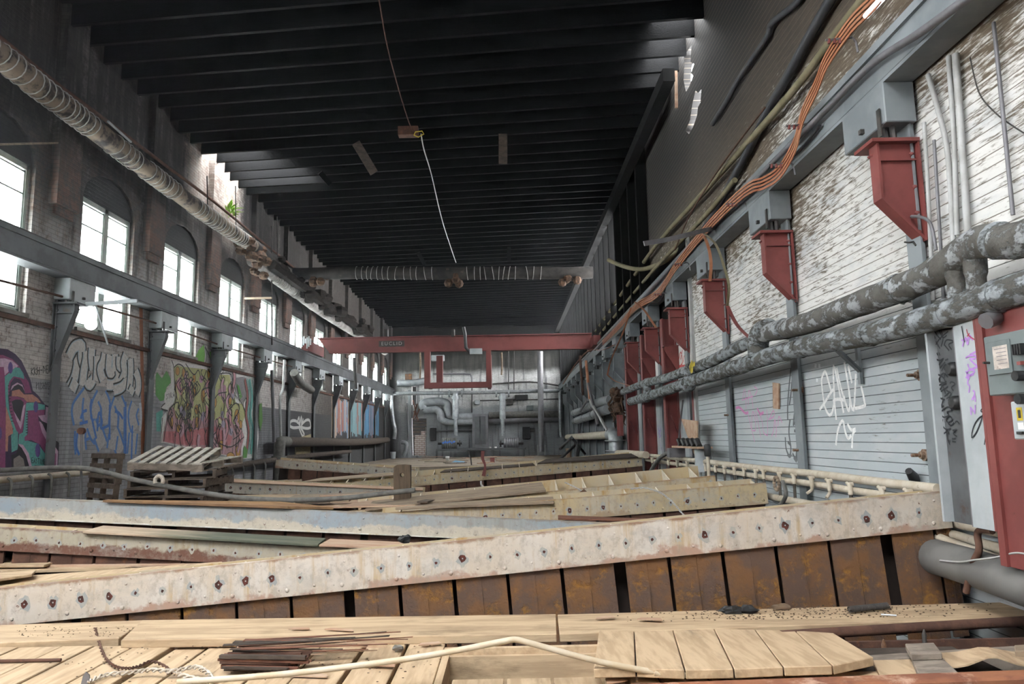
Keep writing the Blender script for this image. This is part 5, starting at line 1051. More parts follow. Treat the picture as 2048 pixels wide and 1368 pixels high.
FONT = {'A':[[(0,1),(.5,0),(1,1)],[(.2,.62),(.8,.62)]],'B':[[(0,0),(0,1),(.9,.8),(.1,.5),(.8,.2),(0,0)]],'D':[[(0,0),(0,1),(.9,.5),(0,0)]],'E':[[(1,0),(0,0),(0,1),(1,1)],[(0,.5),(.8,.5)]],'F':[[(1,0),(0,0),(0,1)],[(0,.5),(.8,.5)]],'G':[[(1,.1),(.2,0),(0,.6),(.4,1),(1,.9),(1,.55),(.6,.55)]],'H':[[(0,0),(0,1)],[(1,0),(1,1)],[(0,.5),(1,.5)]],'I':[[(.5,0),(.5,1)]],'K':[[(0,0),(0,1)],[(1,0),(0,.5),(1,1)]],'L':[[(0,0),(0,1),(1,1)]],'M':[[(0,1),(.1,0),(.5,.6),(.9,0),(1,1)]],'N':[[(0,1),(0,0),(1,1),(1,0)]],'O':[[(.5,0),(0,.5),(.5,1),(1,.5),(.5,0)]],'P':[[(0,1),(0,0),(1,.2),(0,.5)]],'R':[[(0,1),(0,0),(1,.2),(0,.5),(1,1)]],'S':[[(1,.1),(.1,.15),(.9,.75),(0,1)]],'T':[[(0,0),(1,0)],[(.5,0),(.5,1)]],'U':[[(0,0),(.1,1),(.9,1),(1,0)]],'W':[[(0,0),(.25,1),(.5,.4),(.75,1),(1,0)]],'Y':[[(0,0),(.5,.5),(1,0)],[(.5,.5),(.4,1)]],'Z':[[(0,0),(1,0),(0,1),(1,1)]],'-':[[(.1,.5),(.9,.5)]],'.':[[(.3,.85),(.5,1)]]}
def text(g, c, w, s, x, y, cw, ch, gap=.3, sl=0):
    for i, k in enumerate(s):
        for l in FONT.get(k, []): g.st(c, w, [(x+i*cw*(1+gap)+p[0]*cw, y+p[1]*ch+sl*i) for p in l], curve=False)
# 1 : purple and teal letter at the left edge (crop coordinates of a 5.26x view)
g = Graf(XL, 1, 0, 690, .19)
D_, MG, PK, TL, CO, PU, BK = '3c2748', '8d4571', 'cfacc6', '62a9a3', 'c08778', '5c4688', '2b2731'
g.poly(D_, [(-380,40),(0,35),(80,45),(160,95),(225,165),(275,270),(320,370),(345,480),(400,530),(470,625),(545,655),(530,880),(500,900),(520,960),(620,1040),(615,1170),(608,1290),(-380,1290)])
g.poly(MG, [(-380,120),(30,105),(130,150),(200,220),(250,320),(300,390),(332,505),(262,510),(250,430),(215,365),(150,345),(110,400),(95,520),(60,560),(55,1290),(-380,1290)])
g.poly(PK, [(-380,160),(50,140),(130,165),(190,220),(170,240),(100,270),(48,320),(38,230),(-380,240)])
g.poly(TL, [(48,330),(75,310),(160,235),(205,240),(245,300),(255,360),(215,345),(140,330),(100,380),(85,430),(85,560),(95,680),(140,820),(190,880),(185,1100),(120,1130),(115,960),(140,880),(75,800),(55,560)])
g.poly(PK, [(110,480),(125,430),(180,395),(235,420),(262,500),(235,470),(180,440),(135,450)]); g.poly(BK, [(125,480),(145,435),(190,412),(235,440),(260,495),(235,500),(200,462)])
g.poly(CO, [(120,545),(125,485),(200,465),(250,520),(340,520),(395,560),(430,605),(270,600),(250,560),(180,540)])
g.poly(MG, [(95,540),(160,540),(240,560),(285,600),(230,940),(205,940),(170,900),(100,700)]); g.poly(PK, [(118,600),(150,690),(205,800),(245,640),(268,620),(235,820),(215,890),(170,790)]); g.poly(BK, [(120,595),(160,575),(215,575),(248,605),(230,700),(212,810),(140,690)])
g.poly(TL, [(275,610),(350,605),(470,630),(470,680),(290,690),(285,940),(255,985),(300,1010),(400,1040),(575,1290),(330,1290),(300,1150),(240,1050),(190,1040),(200,940),(240,920)])
g.poly(MG, [(290,690),(470,680),(465,740),(400,745),(405,800),(450,900),(500,1010),(600,1130),(580,1270),(500,1190),(420,1050),(330,1000),(260,1010),(255,970),(290,940)])
g.poly(PK, [(400,745),(475,735),(480,650),(535,665),(518,835),(440,800)]); g.poly(PK, [(410,800),(440,820),(490,930),(560,1040),(610,1120),(603,1275),(585,1270),(590,1150),(500,1030),(440,920)]); g.poly(BK, [(420,798),(515,840),(510,890),(540,970),(620,1030),(612,1110),(550,1030),(490,930),(450,840)])
g.poly(CO, [(60,640),(130,870),(135,930),(85,960),(80,1120),(55,1120)]); g.ell(PU, 108, 240, 25, 62); g.ell(PU, 375, 650, 25, 60); g.ell(PU, 395, 1110, 27, 75); g.ell(PU, -5, 930, 22, 70)
g.poly(PK, [(190,1040),(240,1050),(300,1140),(335,1290),(310,1290),(270,1160),(215,1075)]); g.poly(BK, [(190,1060),(225,1080),(275,1170),(305,1290),(120,1290),(115,1160),(170,1140)]); g.poly('8b8580', [(140,1200),(200,1160),(245,1200),(262,1290),(140,1290)])
for i in range(12): g.st(BK, .012, [(80+3*i,430+34*i),(96+4*i,428+34*i)], curve=False)
for i in range(9): g.st(BK, .012, [(272-i*.5,700+28*i),(292,698+28*i)], curve=False)
text(g, BK, .012, 'EASTIMES', 330, 1185, 16, 55, .35, 3); g.st(BK, .015, [(360,1272),(430,1275)])
text(g, '3a3836', .016, 'KRH-DEP', 325, 240, 24, 80, .3, -5); text(g, '45454a', .014, 'PUSHYGARTS', 378, 392, 18, 75, .35); g.st('45454a', .014, [(500,520),(540,505),(580,515),(625,490),(628,440)]); text(g, '45454a', .014, '.NAGE', 495, 545, 17, 58, .3, 4)
g.done('big purple, magenta and teal graffiti letter with black scrawled names beside it', wl)
# 2 : white bubble letters with black outlines
g = Graf(XL, 1, 120, 680, .19)
strokes = [[(100,500),(150,400),(180,260),(175,180)],[(95,180),(140,90),(180,60),(230,60),(225,180),(255,285)],[(275,120),(275,190),(250,330),(235,480)],[(335,90),(330,190),(345,310)],[(280,430),(310,470),(350,410)],[(390,170),(390,280),(380,430)],[(470,150),(450,240),(420,310),(450,420)],[(520,160),(510,300),(540,360),(575,290),(575,150)],[(490,470),(560,470),(610,400),(610,320)],[(620,180),(620,270),(660,280)],[(690,160),(665,240),(675,340),(640,440)],[(560,530),(640,500),(690,440),(690,400)],[(735,200),(740,290),(735,420),(720,540)],[(790,330),(815,400),(820,500),(800,570)],[(120,530),(160,430)],[(735,560),(760,500)]]
for l in strokes:
    for w, c in ((.27, '2b2a28'), (.205, 'b4c6d0'), (.165, 'd6d3cf')): g.st(c, w, l); g.ell(c, *l[0], w*40*(1.2 if w > .2 else 1.1), w*45); g.ell(c, *l[-1], w*40, w*45)
g.done('white bubble-letter graffiti with black outlines above the blue piece', wl)
# 3 : silver letters with blue outlines
g = Graf(XL, 1, 120, 680, .19)
fill = [[(290,570),(210,680),(180,740),(200,860)],[(300,620),(290,760),(310,930),(240,960)],[(215,960),(210,1060),(220,1180)],[(430,590),(380,700),(380,820)],[(440,590),(480,700),(480,880)],[(330,880),(380,1000),(450,960)],[(610,640),(570,760),(560,900)],[(610,640),(660,780),(650,960)],[(560,960),(600,1060),(640,1180)],[(720,700),(720,900),(720,1200)],[(790,680),(760,800),(790,940)],[(770,980),(750,1200)],[(400,980),(450,1120)],[(560,1000),(540,1150)]]
for l in fill:
    for w, c in ((.36, '5583c6'), (.25, 'b4b1b0')): g.st(c, w, l)
g.st('4577c4', .055, [(205,880),(290,860)],[(215,830),(240,760),(280,740)],[(390,960),(400,800),(415,770),(440,860),(430,930),(510,900)],[(575,750),(620,770),(660,830)],[(180,980),(170,1120),(200,1210)],[(330,620),(320,750),(380,1040)],[(520,680),(520,1050)],[(690,650),(690,1200)],[(760,900),(750,1250)])
g.st('c3c8cf', .09, [(840,660),(850,800),(840,960)])
g.done('silver graffiti letters with soft blue outlines behind the standing pallet', wl)
# 4 : rust-orange stripe
g = Graf(XL, 1, 0, 0, 1); g.poly('a5694b', [(278,610),(285,610),(288,790),(292,1000),(281,1000),(282,800)]); g.done('rust-orange vertical stripe on the wall beside the bubble letters', wl, 'paint_stripe')
# 5 : large green, yellow and pink mural
g = Graf(XL, 1, 300, 680, .1828)
g.poly('4f8f3f', [(60,390),(75,350),(130,420),(180,335),(225,420),(225,470),(180,520),(150,660),(110,670),(60,600)]); g.poly('5fa59a', [(65,800),(140,760),(130,1000),(70,1000)])
g.poly('dddbd8', [(225,220),(380,250),(760,320),(900,370),(1030,390),(1160,440),(1160,650),(1180,900),(1170,1290),(1000,1300),(110,1120),(125,850),(185,775),(110,745),(155,690),(160,580),(230,490)])
g.poly('8a8688', [(900,420),(1020,400),(1050,640),(1000,700),(930,560)])
g.poly('b3b37a', [(255,300),(290,270),(340,290),(420,300),(600,320),(700,380),(870,380),(905,560),(940,690),(1010,700),(1045,820),(1000,930),(700,900),(300,900),(240,760),(300,640),(265,480)])
g.poly('b78e92', [(205,750),(290,660),(300,780),(420,860),(560,850),(700,880),(830,790),(920,930),(1000,960),(1030,1060),(1000,1180),(1000,1290),(780,1250),(140,1110),(160,950)])
g.poly('c0757a', [(150,1000),(400,1000),(700,940),(900,1060),(880,1150),(400,1150),(140,1110)])
lf = [(300,340,20,45),(370,360,18,50),(295,520,24,50),(365,590,22,80),(480,560,15,60),(580,610,20,75),(660,450,22,55),(700,680,25,60),(805,610,22,60),(875,640,16,70),(950,840,26,80),(300,790,26,70),(410,730,16,40),(510,760,20,50),(310,970,18,40),(440,960,16,40),(600,860,14,50),(780,1150,30,50),(880,1270,40,40),(960,1220,24,60),(690,820,16,60),(840,930,18,55),(510,900,14,60),(235,900,14,60),(640,370,14,50),(990,930,14,50),(760,900,16,50),(480,420,14,45)]
for (x, y, a, c) in lf: g.ell('33302c', x, y, a+5, c+6); g.ell('c0914a', x, y, a, c)
for i in range(26): g.ell(('a79bb0', 'c3c394', 'b58a9c')[i % 3], 300+rnd.random()*640, 400+rnd.random()*620, 22, 42)
for i in range(95):
    y = 320+rnd.random()*720; h = 90+rnd.random()*170; x = (260 if y < 700 else 190)+rnd.random()*(690 if y < 600 else 800); k = rnd.choice((-1,1)); a = rnd.uniform(6,26)
    if i % 3 == 0: g.st(('c4c48e', 'c39aa6', 'b9b98a', 'c98f96')[(i//3) % 4 if y < 760 else 1+2*(i % 2)], .16, [(x,y),(x+k*a,y+h*.25),(x+k*a*.6,y+h*.6),(x-k*a*.6,y+h)])
    g.st('2d2a29', .03, [(x-14,y),(x+k*a-14,y+h*.25),(x+k*a*.6-13,y+h*.6),(x-k*a*.6-6,y+h)]); 
    if i % 2: g.st('2d2a29', .03, [(x-14,y),(x,y-24),(x+14,y),(x+k*a+13,y+h*.25),(x+k*a*.6+12,y+h*.6),(x-k*a*.6-4,y+h)])
for l in ([(255,300),(300,265),(360,300),(390,400)],[(350,430),(400,420),(450,500),(470,620)],[(330,560),(380,510),(440,560),(440,700)],[(205,750),(290,680),(310,760),(350,870),(420,850)],[(640,520),(560,560),(600,740)],[(690,660),(740,590),(830,570)],[(830,790),(930,690),(965,760),(900,900)],[(380,1060),(390,970),(450,960),(470,1010)],[(140,1110),(165,950),(205,750)],[(900,1090),(980,1020),(920,930)],[(750,1130),(880,1170),(1020,1060)],[(225,220),(250,300),(262,480),(290,660)],[(155,690),(110,745),(185,775)],[(125,850),(110,1120)],[(380,260),(470,380),(520,330),(560,440),(610,330)],[(620,320),(700,420),(760,370),(880,380),(905,560),(1000,700),(1050,820)]): g.st('2f2c2b', .03, l)
text(g, '3a3838', .02, 'SYRA', 165, 590, 18, 60, .4, -8)
for x, c, w in ((1060,'a5605a',.1),(1085,'56978f',.12),(1110,'5a9d93',.14),(1085,'c9c8c6',.03),(1140,'4f6f6a',.05),(1065,'9a5b58',.08)): g.st(c, w, [(x-30,430),(x,620),(x-18,820),(x+10,1000),(x-15,1250)])
g.st('35323a', .02, [(1030,410),(1060,560),(1060,740),(1050,880),(1100,1270)],[(1140,450),(1120,640),(1150,760),(1130,920),(1165,1260)],[(1100,470),(1090,700),(1120,1000)]); g.poly('d6d4d2', [(1140,640),(1170,650),(1165,860),(1180,1060),(1160,1250),(1140,980)]); g.poly('57883c', [(1190,700),(1215,690),(1225,880),(1200,1000),(1180,900)]); g.poly('4f8a3c', [(1020,1150),(1060,1200),(1050,1290),(1010,1290)]); g.poly('4f8a3c', [(940,480),(965,500),(1000,620),(975,650)])
text(g, 'd6d4d2', .022, 'NS', 925, 590, 22, 55, .4)
g.done('large green, yellow and pink graffiti mural behind the pallet stack', wl)
g = Graf(XL, 1, 300, 680, .1828); g.poly('6fae45', [(480,230),(530,110),(590,50),(600,160),(590,255),(530,240)]); g.poly('6fae45', [(650,130),(720,105),(820,110),(800,200),(740,290),(700,280),(660,210)]); g.poly('d4d3d0', [(600,70),(620,150),(680,290),(610,270)]); g.st('3a3838', .03, [(600,70),(620,180),(600,280)],[(600,70),(650,180),(680,290)]); g.done('bright green spray shapes beside the window sill above the mural', wl)
# 6 : white looping tag, far striped paint
g = Graf(XL, 1, 440, 520, .2632); g.st('b9b7b4', .1, [(530,1260),(540,1225),(580,1225),(610,1265),(560,1275),(530,1262)],[(690,1270),(680,1220),(650,1220),(615,1265),(660,1280),(690,1272)],[(585,1240),(600,1195),(605,1250),(618,1190),(620,1250),(632,1205)],[(600,1275),(625,1335),(640,1325),(610,1270)]); g.done('white looping spray tag on the grey lower part of the far left wall', wl)
g = Graf(XL, 1, 0, 0, 1)
for i in range(46):
    x = 664+i*2.05; c = rnd.choice(('b39c88','9c6a5c','7a8fa6') if i < 17 else ('5f98a0','7a9aa0','a06a5c') if i < 31 else ('4f86ab','5a8fb0','84605c')); y0 = 790+(i*.28)+rnd.uniform(0,12); y1 = 876+rnd.uniform(-14,2)
    g.st(c, .22, [(x,y0),(x+rnd.uniform(-.6,.6),(y0+y1)/2),(x,y1)])
for i in range(24): x = 664+rnd.random()*92; y = 800+rnd.random()*50; g.st('8a4c42', .1, [(x,y),(x,y+rnd.uniform(8,24))])
g.done('beige, teal and blue streaked paint on the far left wall', wl)
for i, q in enumerate((((593,878),(622,868),(622,880),(593,890)), ((592,893),(621,888),(621,905),(592,908)), ((592,908),(620,906),(620,920),(592,921)))):
    P = [ox(XL+.06, *v) for v in q]; b = MB(); b.prism(P, (-.04,0,0)); tag(b.build('plywood_sheet', paint('tan_plywood%d' % i, '9c9070', '877b5e', 6, .8, st=(1,1,5))), ('slanted tan plywood piece above the low pipe on the far left wall', 'tan plywood piece just below the low pipe on the far left wall', 'lowest tan plywood piece on the far left wall')[i], 'plywood')
# 7 : right wall tags
g = Graf(XR, -1, 1620, 700, .1535)
g.st('f4f4f2', .035, [(185,690),(160,500),(155,370),(200,280),(240,400),(280,540)],[(125,780),(190,690),(300,520),(320,580),(300,780),(260,850),(220,800),(180,700)],[(345,910),(320,640),(310,200),(390,560),(440,820)],[(300,670),(360,640),(450,650),(440,600)],[(350,230),(400,470),(470,700),(510,790),(520,600),(450,160)],[(550,430),(500,210)],[(510,560),(570,790),(600,310)],[(590,760),(710,730),(715,680),(670,470)],[(340,1240),(370,1030),(430,920),(460,1060),(500,1150),(540,1110)],[(490,960),(540,1040),(600,1030)],[(600,1040),(560,1100),(550,1280)]); g.st('e2e6e8', .05, [(75,180),(75,230)],[(125,180),(125,230)],[(95,370),(95,420)])
g.done('white spray tag with tall looping letters on the plank wall', wr)
g = Graf(XR, -1, 1460, 720, .1608); K = '5f6165'
g.st(K, .036, [(760,100),(740,300),(720,560),(720,740)],[(780,180),(760,420),(740,560)],[(790,100),(800,250),(830,180),(840,100)],[(840,200),(790,330),(800,420),(850,400)],[(820,300),(800,560)],[(750,740),(735,900),(760,1100),(740,1190),(700,1100),(690,960)],[(720,1020),(760,1060)],[(790,820),(810,640),(840,700),(800,800)],[(800,880),(850,920),(830,1150),(820,1230),(780,1160)],[(860,1100),(840,1200),(820,1270)],[(830,480),(830,600)]); g.st('6b6d70', .04, [(715,1170),(745,1200),(765,1170)],[(795,1210),(825,1245),(850,1200)])
g.done('dripping dark grey spray tag beside the second wall post', wr)
g = Graf(XR, -1, 1460, 720, .1608); K = 'd58ec0'; g.st(K, .016, [(160,480),(180,360),(200,480),(200,610)],[(230,560),(235,380),(270,460),(290,600)],[(310,440),(340,370),(300,330)],[(150,500),(290,450)],[(220,640),(260,820),(310,1020)],[(320,640),(360,820),(385,960)],[(270,860),(280,650),(310,700),(320,870),(270,870)],[(340,600),(400,760),(420,900),(470,940)],[(460,620),(470,800),(470,940)],[(490,740),(540,630),(550,700),(480,740)],[(520,950),(545,870),(560,740),(580,860),(570,960)],[(600,820),(610,700),(650,780)]); g.st('d184b8', .04, [(75,600),(120,590),(190,660),(230,650)],[(340,600),(380,670),(420,650)]); g.done('thin pink spray scribble on the plank wall between two posts', wr)
g = Graf(XR-.014, -1, 1024, 684, .25); K = '8f86b5'
for i in range(9): x = 1160+rnd.random()*55; y = 560+rnd.random()*280; g.st(K, .03, [(x,y),(x+10,y+50),(x+26,y+10),(x+30,y+70)])
g.done('faded violet scribbles on the panel between the red columns', wr)
g = Graf(XR-.018, -1, 1024, 684, .25); g.st('c4403c', .03, [(1330,170),(1350,80),(1365,160),(1340,190),(1330,130)],[(1370,160),(1380,110),(1395,170),(1375,200),(1360,180)],[(1340,200),(1400,180)],[(1365,60),(1350,140)]); g.done('red spray scribble on the white panel by the nearest red column', wr)
# 8 : cabinet tags
def on_child(g, label, par): return g.done(label, par)
g = Graf(XB-.001, -1, 1850, 640, .2046); K = '1f2226'
WORLD_LOC.setdefault('x', Vector())
def child_loc(o):
    v = Vector(o.location); p = o.parent
    while p: v += Vector(p.location); p = p.parent
    return v
for o_ in (bpanel, dpanel): WORLD_LOC[o_.name] = child_loc(o_)
g.st(K, .011, [(95,90),(130,80),(175,170),(215,150)],[(90,100),(130,160),(160,190)],[(110,240),(150,180),(230,110)],[(75,130),(100,170),(90,190)],[(110,210),(150,280)],[(160,100),(180,180),(160,260)],[(190,250),(215,195),(285,210),(235,240),(265,290)],[(190,240),(240,300)],[(120,320),(128,345)],[(140,318),(150,348)],[(115,385),(150,395),(185,375),(160,410),(140,440)],[(200,395),(230,380)],[(150,470),(200,410)],[(165,500),(200,440),(225,450),(190,470),(210,500)],[(205,450),(240,480)],[(230,520),(260,510),(240,470),(200,530),(190,580)],[(100,560),(130,535),(180,560),(200,610),(140,600),(105,565)],[(130,600),(180,520),(230,560)],[(85,605),(130,640),(215,600)],[(90,650),(140,630)],[(150,680),(180,640),(215,620)],[(160,700),(230,650)],[(185,650),(205,720)],[(195,750),(250,700)],[(215,690),(260,720),(215,770)],[(230,780),(270,800)],[(90,620),(110,700),(150,760),(200,780)],[(105,790),(130,830),(150,870),(180,790),(170,760)],[(130,870),(190,840)],[(145,910),(180,880),(230,850),(270,880),(220,900),(240,930),(190,950),(150,915)],[(210,970),(250,940),(270,980),(230,1000),(210,970)],[(230,1010),(260,1030),(290,1000)],[(180,970),(175,1030),(215,1070),(260,1060)],[(190,1110),(230,1090),(240,1120)],[(220,1060),(225,1150),(250,1220)],[(250,620),(265,605),(300,625),(265,660),(285,690)],[(300,1000),(320,990),(345,1020)],[(275,1080),(320,1070),(285,1110),(320,1140)],[(270,1160),(305,1160)],[(272,1188),(308,1192)])
on_child(g, 'black marker writing stacked down the dark cabinet panel', bpanel)
g = Graf(XC+.004, -1, 1850, 640, .2046); K = 'b184cc'
g.st(K, .012, [(400,370),(440,350),(500,350),(490,380),(440,380),(500,440),(550,460)],[(440,340),(545,305),(550,450)],[(420,430),(450,480),(550,440)],[(400,500),(440,540),(490,500),(430,490),(415,550),(480,530)],[(430,560),(420,620),(440,650),(430,710)],[(545,480),(545,660)],[(400,560),(440,570)],[(470,690),(490,710),(470,780)],[(460,780),(490,740),(495,800)],[(445,850),(470,880),(495,910)],[(455,930),(450,850)],[(490,920),(495,830)],[(370,260),(400,170),(420,240),(440,150),(470,200)],[(360,200),(460,170)]); g.st('a9404a', .008, [(410,90),(430,150),(495,195)],[(415,160),(440,130)]); g.st('26282c', .009, [(360,60),(390,215)],[(570,860),(550,890),(580,900),(570,860)],[(585,930),(530,960),(480,1040),(460,1150),(510,1090),(560,960),(575,900)],[(590,1040),(598,1120),(585,1220)])
on_child(g, 'purple and black scribbles on the light cabinet door', dpanel)
g = Graf(YF, 1, 0, 0, 1)
# ---------------------------------------------------------------- small things on the deck and frames
def lump(c, r, mat, label, name, cat, sq=(1,1,.6), j=.3):
    b = MB(); b.ball(c, r, 8, 6, sq); b.v = [Vector(c)+(p-Vector(c))*(1+rnd.uniform(-j, j)) for p in b.v]
    return tag(b.build(name, mat), label, cat)
b = MB(); P = [oy(3.78, *q) for q in ((355,1364),(560,1349),(800,1320),(940,1296),(1005,1283),(1030,1279),(1052,1284),(1200,1324),(1318,1346))]
b.tube(smoothpts(P[:4], 3)[:-1]+smoothpts(P[3:7], 4)[:-1]+smoothpts(P[6:], 3), .0155, 12); t = thing('plastic_pipe', P[5], 'pale plastic pipe bent into a peak over the open plywood box', 'pipe'); b.build('pipe', M['pvc'], t, smooth=50)
b = MB(); b.tube([oy(3.78,1308,1344), oy(3.78,1328,1348)], .021, 12); b.build('coupling', M['pvc'], t, smooth=40)
b = MB(); b.tube([oy(3.78,1328,1348), oy(3.76,1400,1352), oy(3.75,1445,1354)], [.014,.012,.006], 10); b.build('pipe_tip', M['pvc'], t, smooth=40)
# splintered timber
c0 = oz(0, 520, 1345); t = thing('splintered_timber', c0, 'splintered dark red timber bundle lying on the deck planks', 'timber')
b = MB(); a = oz(.03, 447, 1335); e = oz(.03, 596, 1338)

for i in range(34):
    yy = rnd.uniform(-.05,.07); zz = rnd.uniform(-.012,.075); x0 = rnd.uniform(-.03,.05); x1 = rnd.uniform(.0,.16)-abs(yy)*.6
    b.cur = rnd.choice((0,0,1,2)); b.bar(a+Vector((x0,yy,zz)), e+Vector((x1-.08,yy+rnd.uniform(-.01,.03),zz+rnd.uniform(-.008,.008))), rnd.uniform(.012,.03), rnd.uniform(.008,.022))
b.build('core', [M['redwood'], M['darkwood'], M['rustdark']], t)
for i in range(26):
    y = rnd.uniform(-.02, .22); z = .02+.09*rnd.random(); p = a+Vector((rnd.uniform(-.02,.1), y, z)); L = rnd.uniform(.35, .95); dr = Vector((1, rnd.uniform(-.05,.22), rnd.uniform(-.03,.02))).normalized()
    q = p+dr*L; q.z = max(q.z, .012); w = rnd.uniform(.012,.045); b = MB(); h = .005
    s = dr.cross(Vector((0,0,1))).normalized()*w/2
    b.hexa([p-s, p+s, q+s*.1, q-s*.1], [p-s+Vector((0,0,h)), p+s+Vector((0,0,h)), q+s*.1+Vector((0,0,h)), q-s*.1+Vector((0,0,h))]); b.build('splinter', (M['redwood'], M['pinkwood'], M['darkwood'])[i % 3], t)
chips = [((600,1258),'flat reddish wood flake on the long board'),((680,1260),'square pinkish wood flake on the long board'),((540,1290),'thin wood flake behind the splintered timber'),((700,1288),'long thin flake beyond the splinter tips'),((860,1288),'bent flake left of the open box'),((620,1352),'flake in front of the splintered timber'),((760,1330),'flake beside the plastic pipe'),((1300,1239),'pale flat flake among the dirt on the right board'),((1210,1236),'grey flat flake on the right board'),((1230,1362),'flake at the foot of the plastic pipe')]
for (p, lb) in chips:
    c = oz(.055 if p[1] < 1266 else .012, *p); b = MB(); a = rnd.uniform(-.4,.4); L = rnd.uniform(.05,.11); w = rnd.uniform(.015,.04); u = Vector((math.cos(a),math.sin(a),0)); v = Vector((-math.sin(a),math.cos(a),0))
    b.hexa([c-u*L-v*w, c+u*L-v*w*.6, c+u*L*.8+v*w, c-u*L*.7+v*w*.8], [c-u*L-v*w+Vector((0,0,.006)), c+u*L-v*w*.6+Vector((0,0,.006)), c+u*L*.8+v*w+Vector((0,0,.006)), c-u*L*.7+v*w*.8+Vector((0,0,.006))]); tag(b.build('wood_flake', M['pinkwood']), lb, 'wood flake')
lump(oz(.02, 796, 1296), .026, M['concrete'], 'small grey concrete chip on the deck behind the splinter tips', 'concrete_chip', 'chip', (1.3,.8,.7))
lump(oy(6.5, 810, 1078), .05, M['black'], 'black lump on the pinkish board behind the nearest frame', 'black_lump', 'lump', (1.2,.8,.8))
lump(oz(.06, 1462, 1221), .05, M['black'], 'left half of the black rubber bits on the dirt-strewn board', 'rubber_bit', 'rubber', (1.6,.7,.6)); lump(oz(.06, 1497, 1220), .05, M['black'], 'right half of the black rubber bits on the dirt-strewn board', 'rubber_bit', 'rubber', (1.3,.7,.6))
lump(oz(.06, 1563, 1214), .035, M['insul'], 'tan crumbly lump beside the rusted plates on the right board', 'crumbly_lump', 'lump', (2,.8,.6))
# coil spring, nail, rod, wires
a = oz(.07, 1698, 1219); e = oz(.07, 1776, 1211); d = (e-a); b = MB(); u = d.normalized().cross(Vector((0,0,1))).normalized(); w = Vector((0,0,1)); n_ = 30
b.tube([a+d*i/(n_*8)+(u*math.cos(i*math.pi/4)+w*math.sin(i*math.pi/4))*.018 for i in range(n_*8+1)], .0042, 5); b.tube([a, e], .011, 6); tag(b.build('coil_spring', M['iron'], smooth=60), 'dark iron coil spring lying on the right-hand board', 'spring')
b = MB(); b.cyl(oz(.055,1762,1229), oz(.055,1793,1231), .006, 6); tag(b.build('steel_pin', M['silver']), 'small bright steel pin in front of the coil spring', 'pin')
b = MB(); b.cyl(oz(.012,-30,1323), oz(.012,122,1320), .01, 7); tag(b.build('iron_rod', M['rustdark']), 'short rusty iron rod on the deck planks at the left edge', 'rod')
b = MB(); q = oz(0,170,1368); b.prism([q+Vector((-.022,0,0)), q+Vector((.025,0,0)), q+Vector((.02,0,.045)), q+Vector((.0,0,.06)), q+Vector((-.014,0,.04))], (0,.006,0)); tag(b.build('metal_tab', M['conduit']), 'small grey metal tab standing up at the bottom left', 'tab')
def twisted(name, pts, r, mat, label, amp=.008, X=None):
    P = smoothpts(pts, 8); b = MB()
    for ph in (0, math.pi):
        Q = []
        for i, p in enumerate(P):
            t_ = (P[min(i+1,len(P)-1)]-P[max(i-1,0)]).normalized(); u = t_.cross(Vector((0,0,1))); u = u.normalized() if u.length > 1e-3 else Vector((1,0,0)); w = u.cross(t_)
            Q.append(p+(u*math.cos(i*1.3+ph)+w*math.sin(i*1.3+ph))*amp)
        b.tube(Q, r, 5)
    return tag(b.build(name, mat, smooth=60), label, 'wire')
twisted('twisted_wire', [oz(.06,190,1256), oz(.02,196,1278), oz(.015,203,1300), oz(.015,212,1318), oz(.015,228,1332), oz(.015,252,1337), oz(.015,275,1333), oz(.015,300,1323), oz(.015,325,1330), oz(.015,345,1345)], .0045, M['rustdark'], 'rusty twisted wire curling over the left deck planks', .006)
twisted('twisted_wire', [oz(.015,178,1363), oz(.015,210,1350), oz(.015,260,1345), oz(.02,300,1340), oz(.03,345,1342), oz(.04,390,1334), oz(.04,415,1345), oz(.03,425,1362), oz(.02,395,1358), oz(.02,355,1348)], .006, M['rope'], 'pale twisted wire looped at the bottom left beside the splintered timber', .009)
twisted('twisted_wire', [oy(8.75,1262,978), oy(8.5,1290,976), oy(8.45,1320,985), oy(8.4,1338,998), oy(8.35,1352,1012), oy(8.3,1372,1036)], .0055, M['conduitlight'], 'bright twisted wire draped over the yellowed frame', .008)
twisted('twisted_wire', [oy(10.2,1130,965), oy(10.0,1145,972), oy(9.85,1160,980), oy(9.7,1166,986)], .005, M['conduitlight'], 'short twisted wire on the open gusseted frame', .008)
b = MB(); P = [oy(9.7,1158,986), oy(9.7,1168,978), oy(9.7,1180,989)]; b.prism(P, (0,.02,0)); tag(b.build('rust_wedge', M['rust']), 'rusty triangular wedge on the open gusseted frame', 'wedge')
# red strap, thin rod and litter on the far floor
b = MB(); P = smoothpts([oy(16.0,966,902), oy(16.0,965,916), oy(16.0,970,930), oy(16.0,969,942), oy(16.0,967,952)], 4)
for i in range(len(P)-1): b.bar(P[i], P[i+1]+(P[i+1]-P[i])*.05, .045+.09*abs(i/len(P)-.45), .03, (0,1,0))
tag(b.build('red_strap', M['red']), 'twisted reddish strap standing up over the pale frame on the far side', 'strap')
curl('thin_rod', 17.5, ((937,900),(941,915),(943,930)), .018, M['iron'], 'thin dark rod sticking up before the long bench', 'rod', 6)
curl('white_hose', 15.9, ((962,962),(963,970),(969,976)), .025, M['panelwhite'], 'white tube end hanging under the pale frame', 'tube', 6)
for i, (x, y, wd, ht, mt, lb) in enumerate(((980,898,.12,.1,'panelwhite','left of two white cups on the long bench'),(991,899,.12,.1,'panelwhite','right of two white cups on the long bench'))):
    p = oy(YF-1.6, x, y); p.z = fw(960,900,1.4).z+.06; b = MB(); b.tube([p, p+Vector((0,0,.12))], .08, 10); tag(b.build('white_cup', M[mt], smooth=40), lb, 'cup')
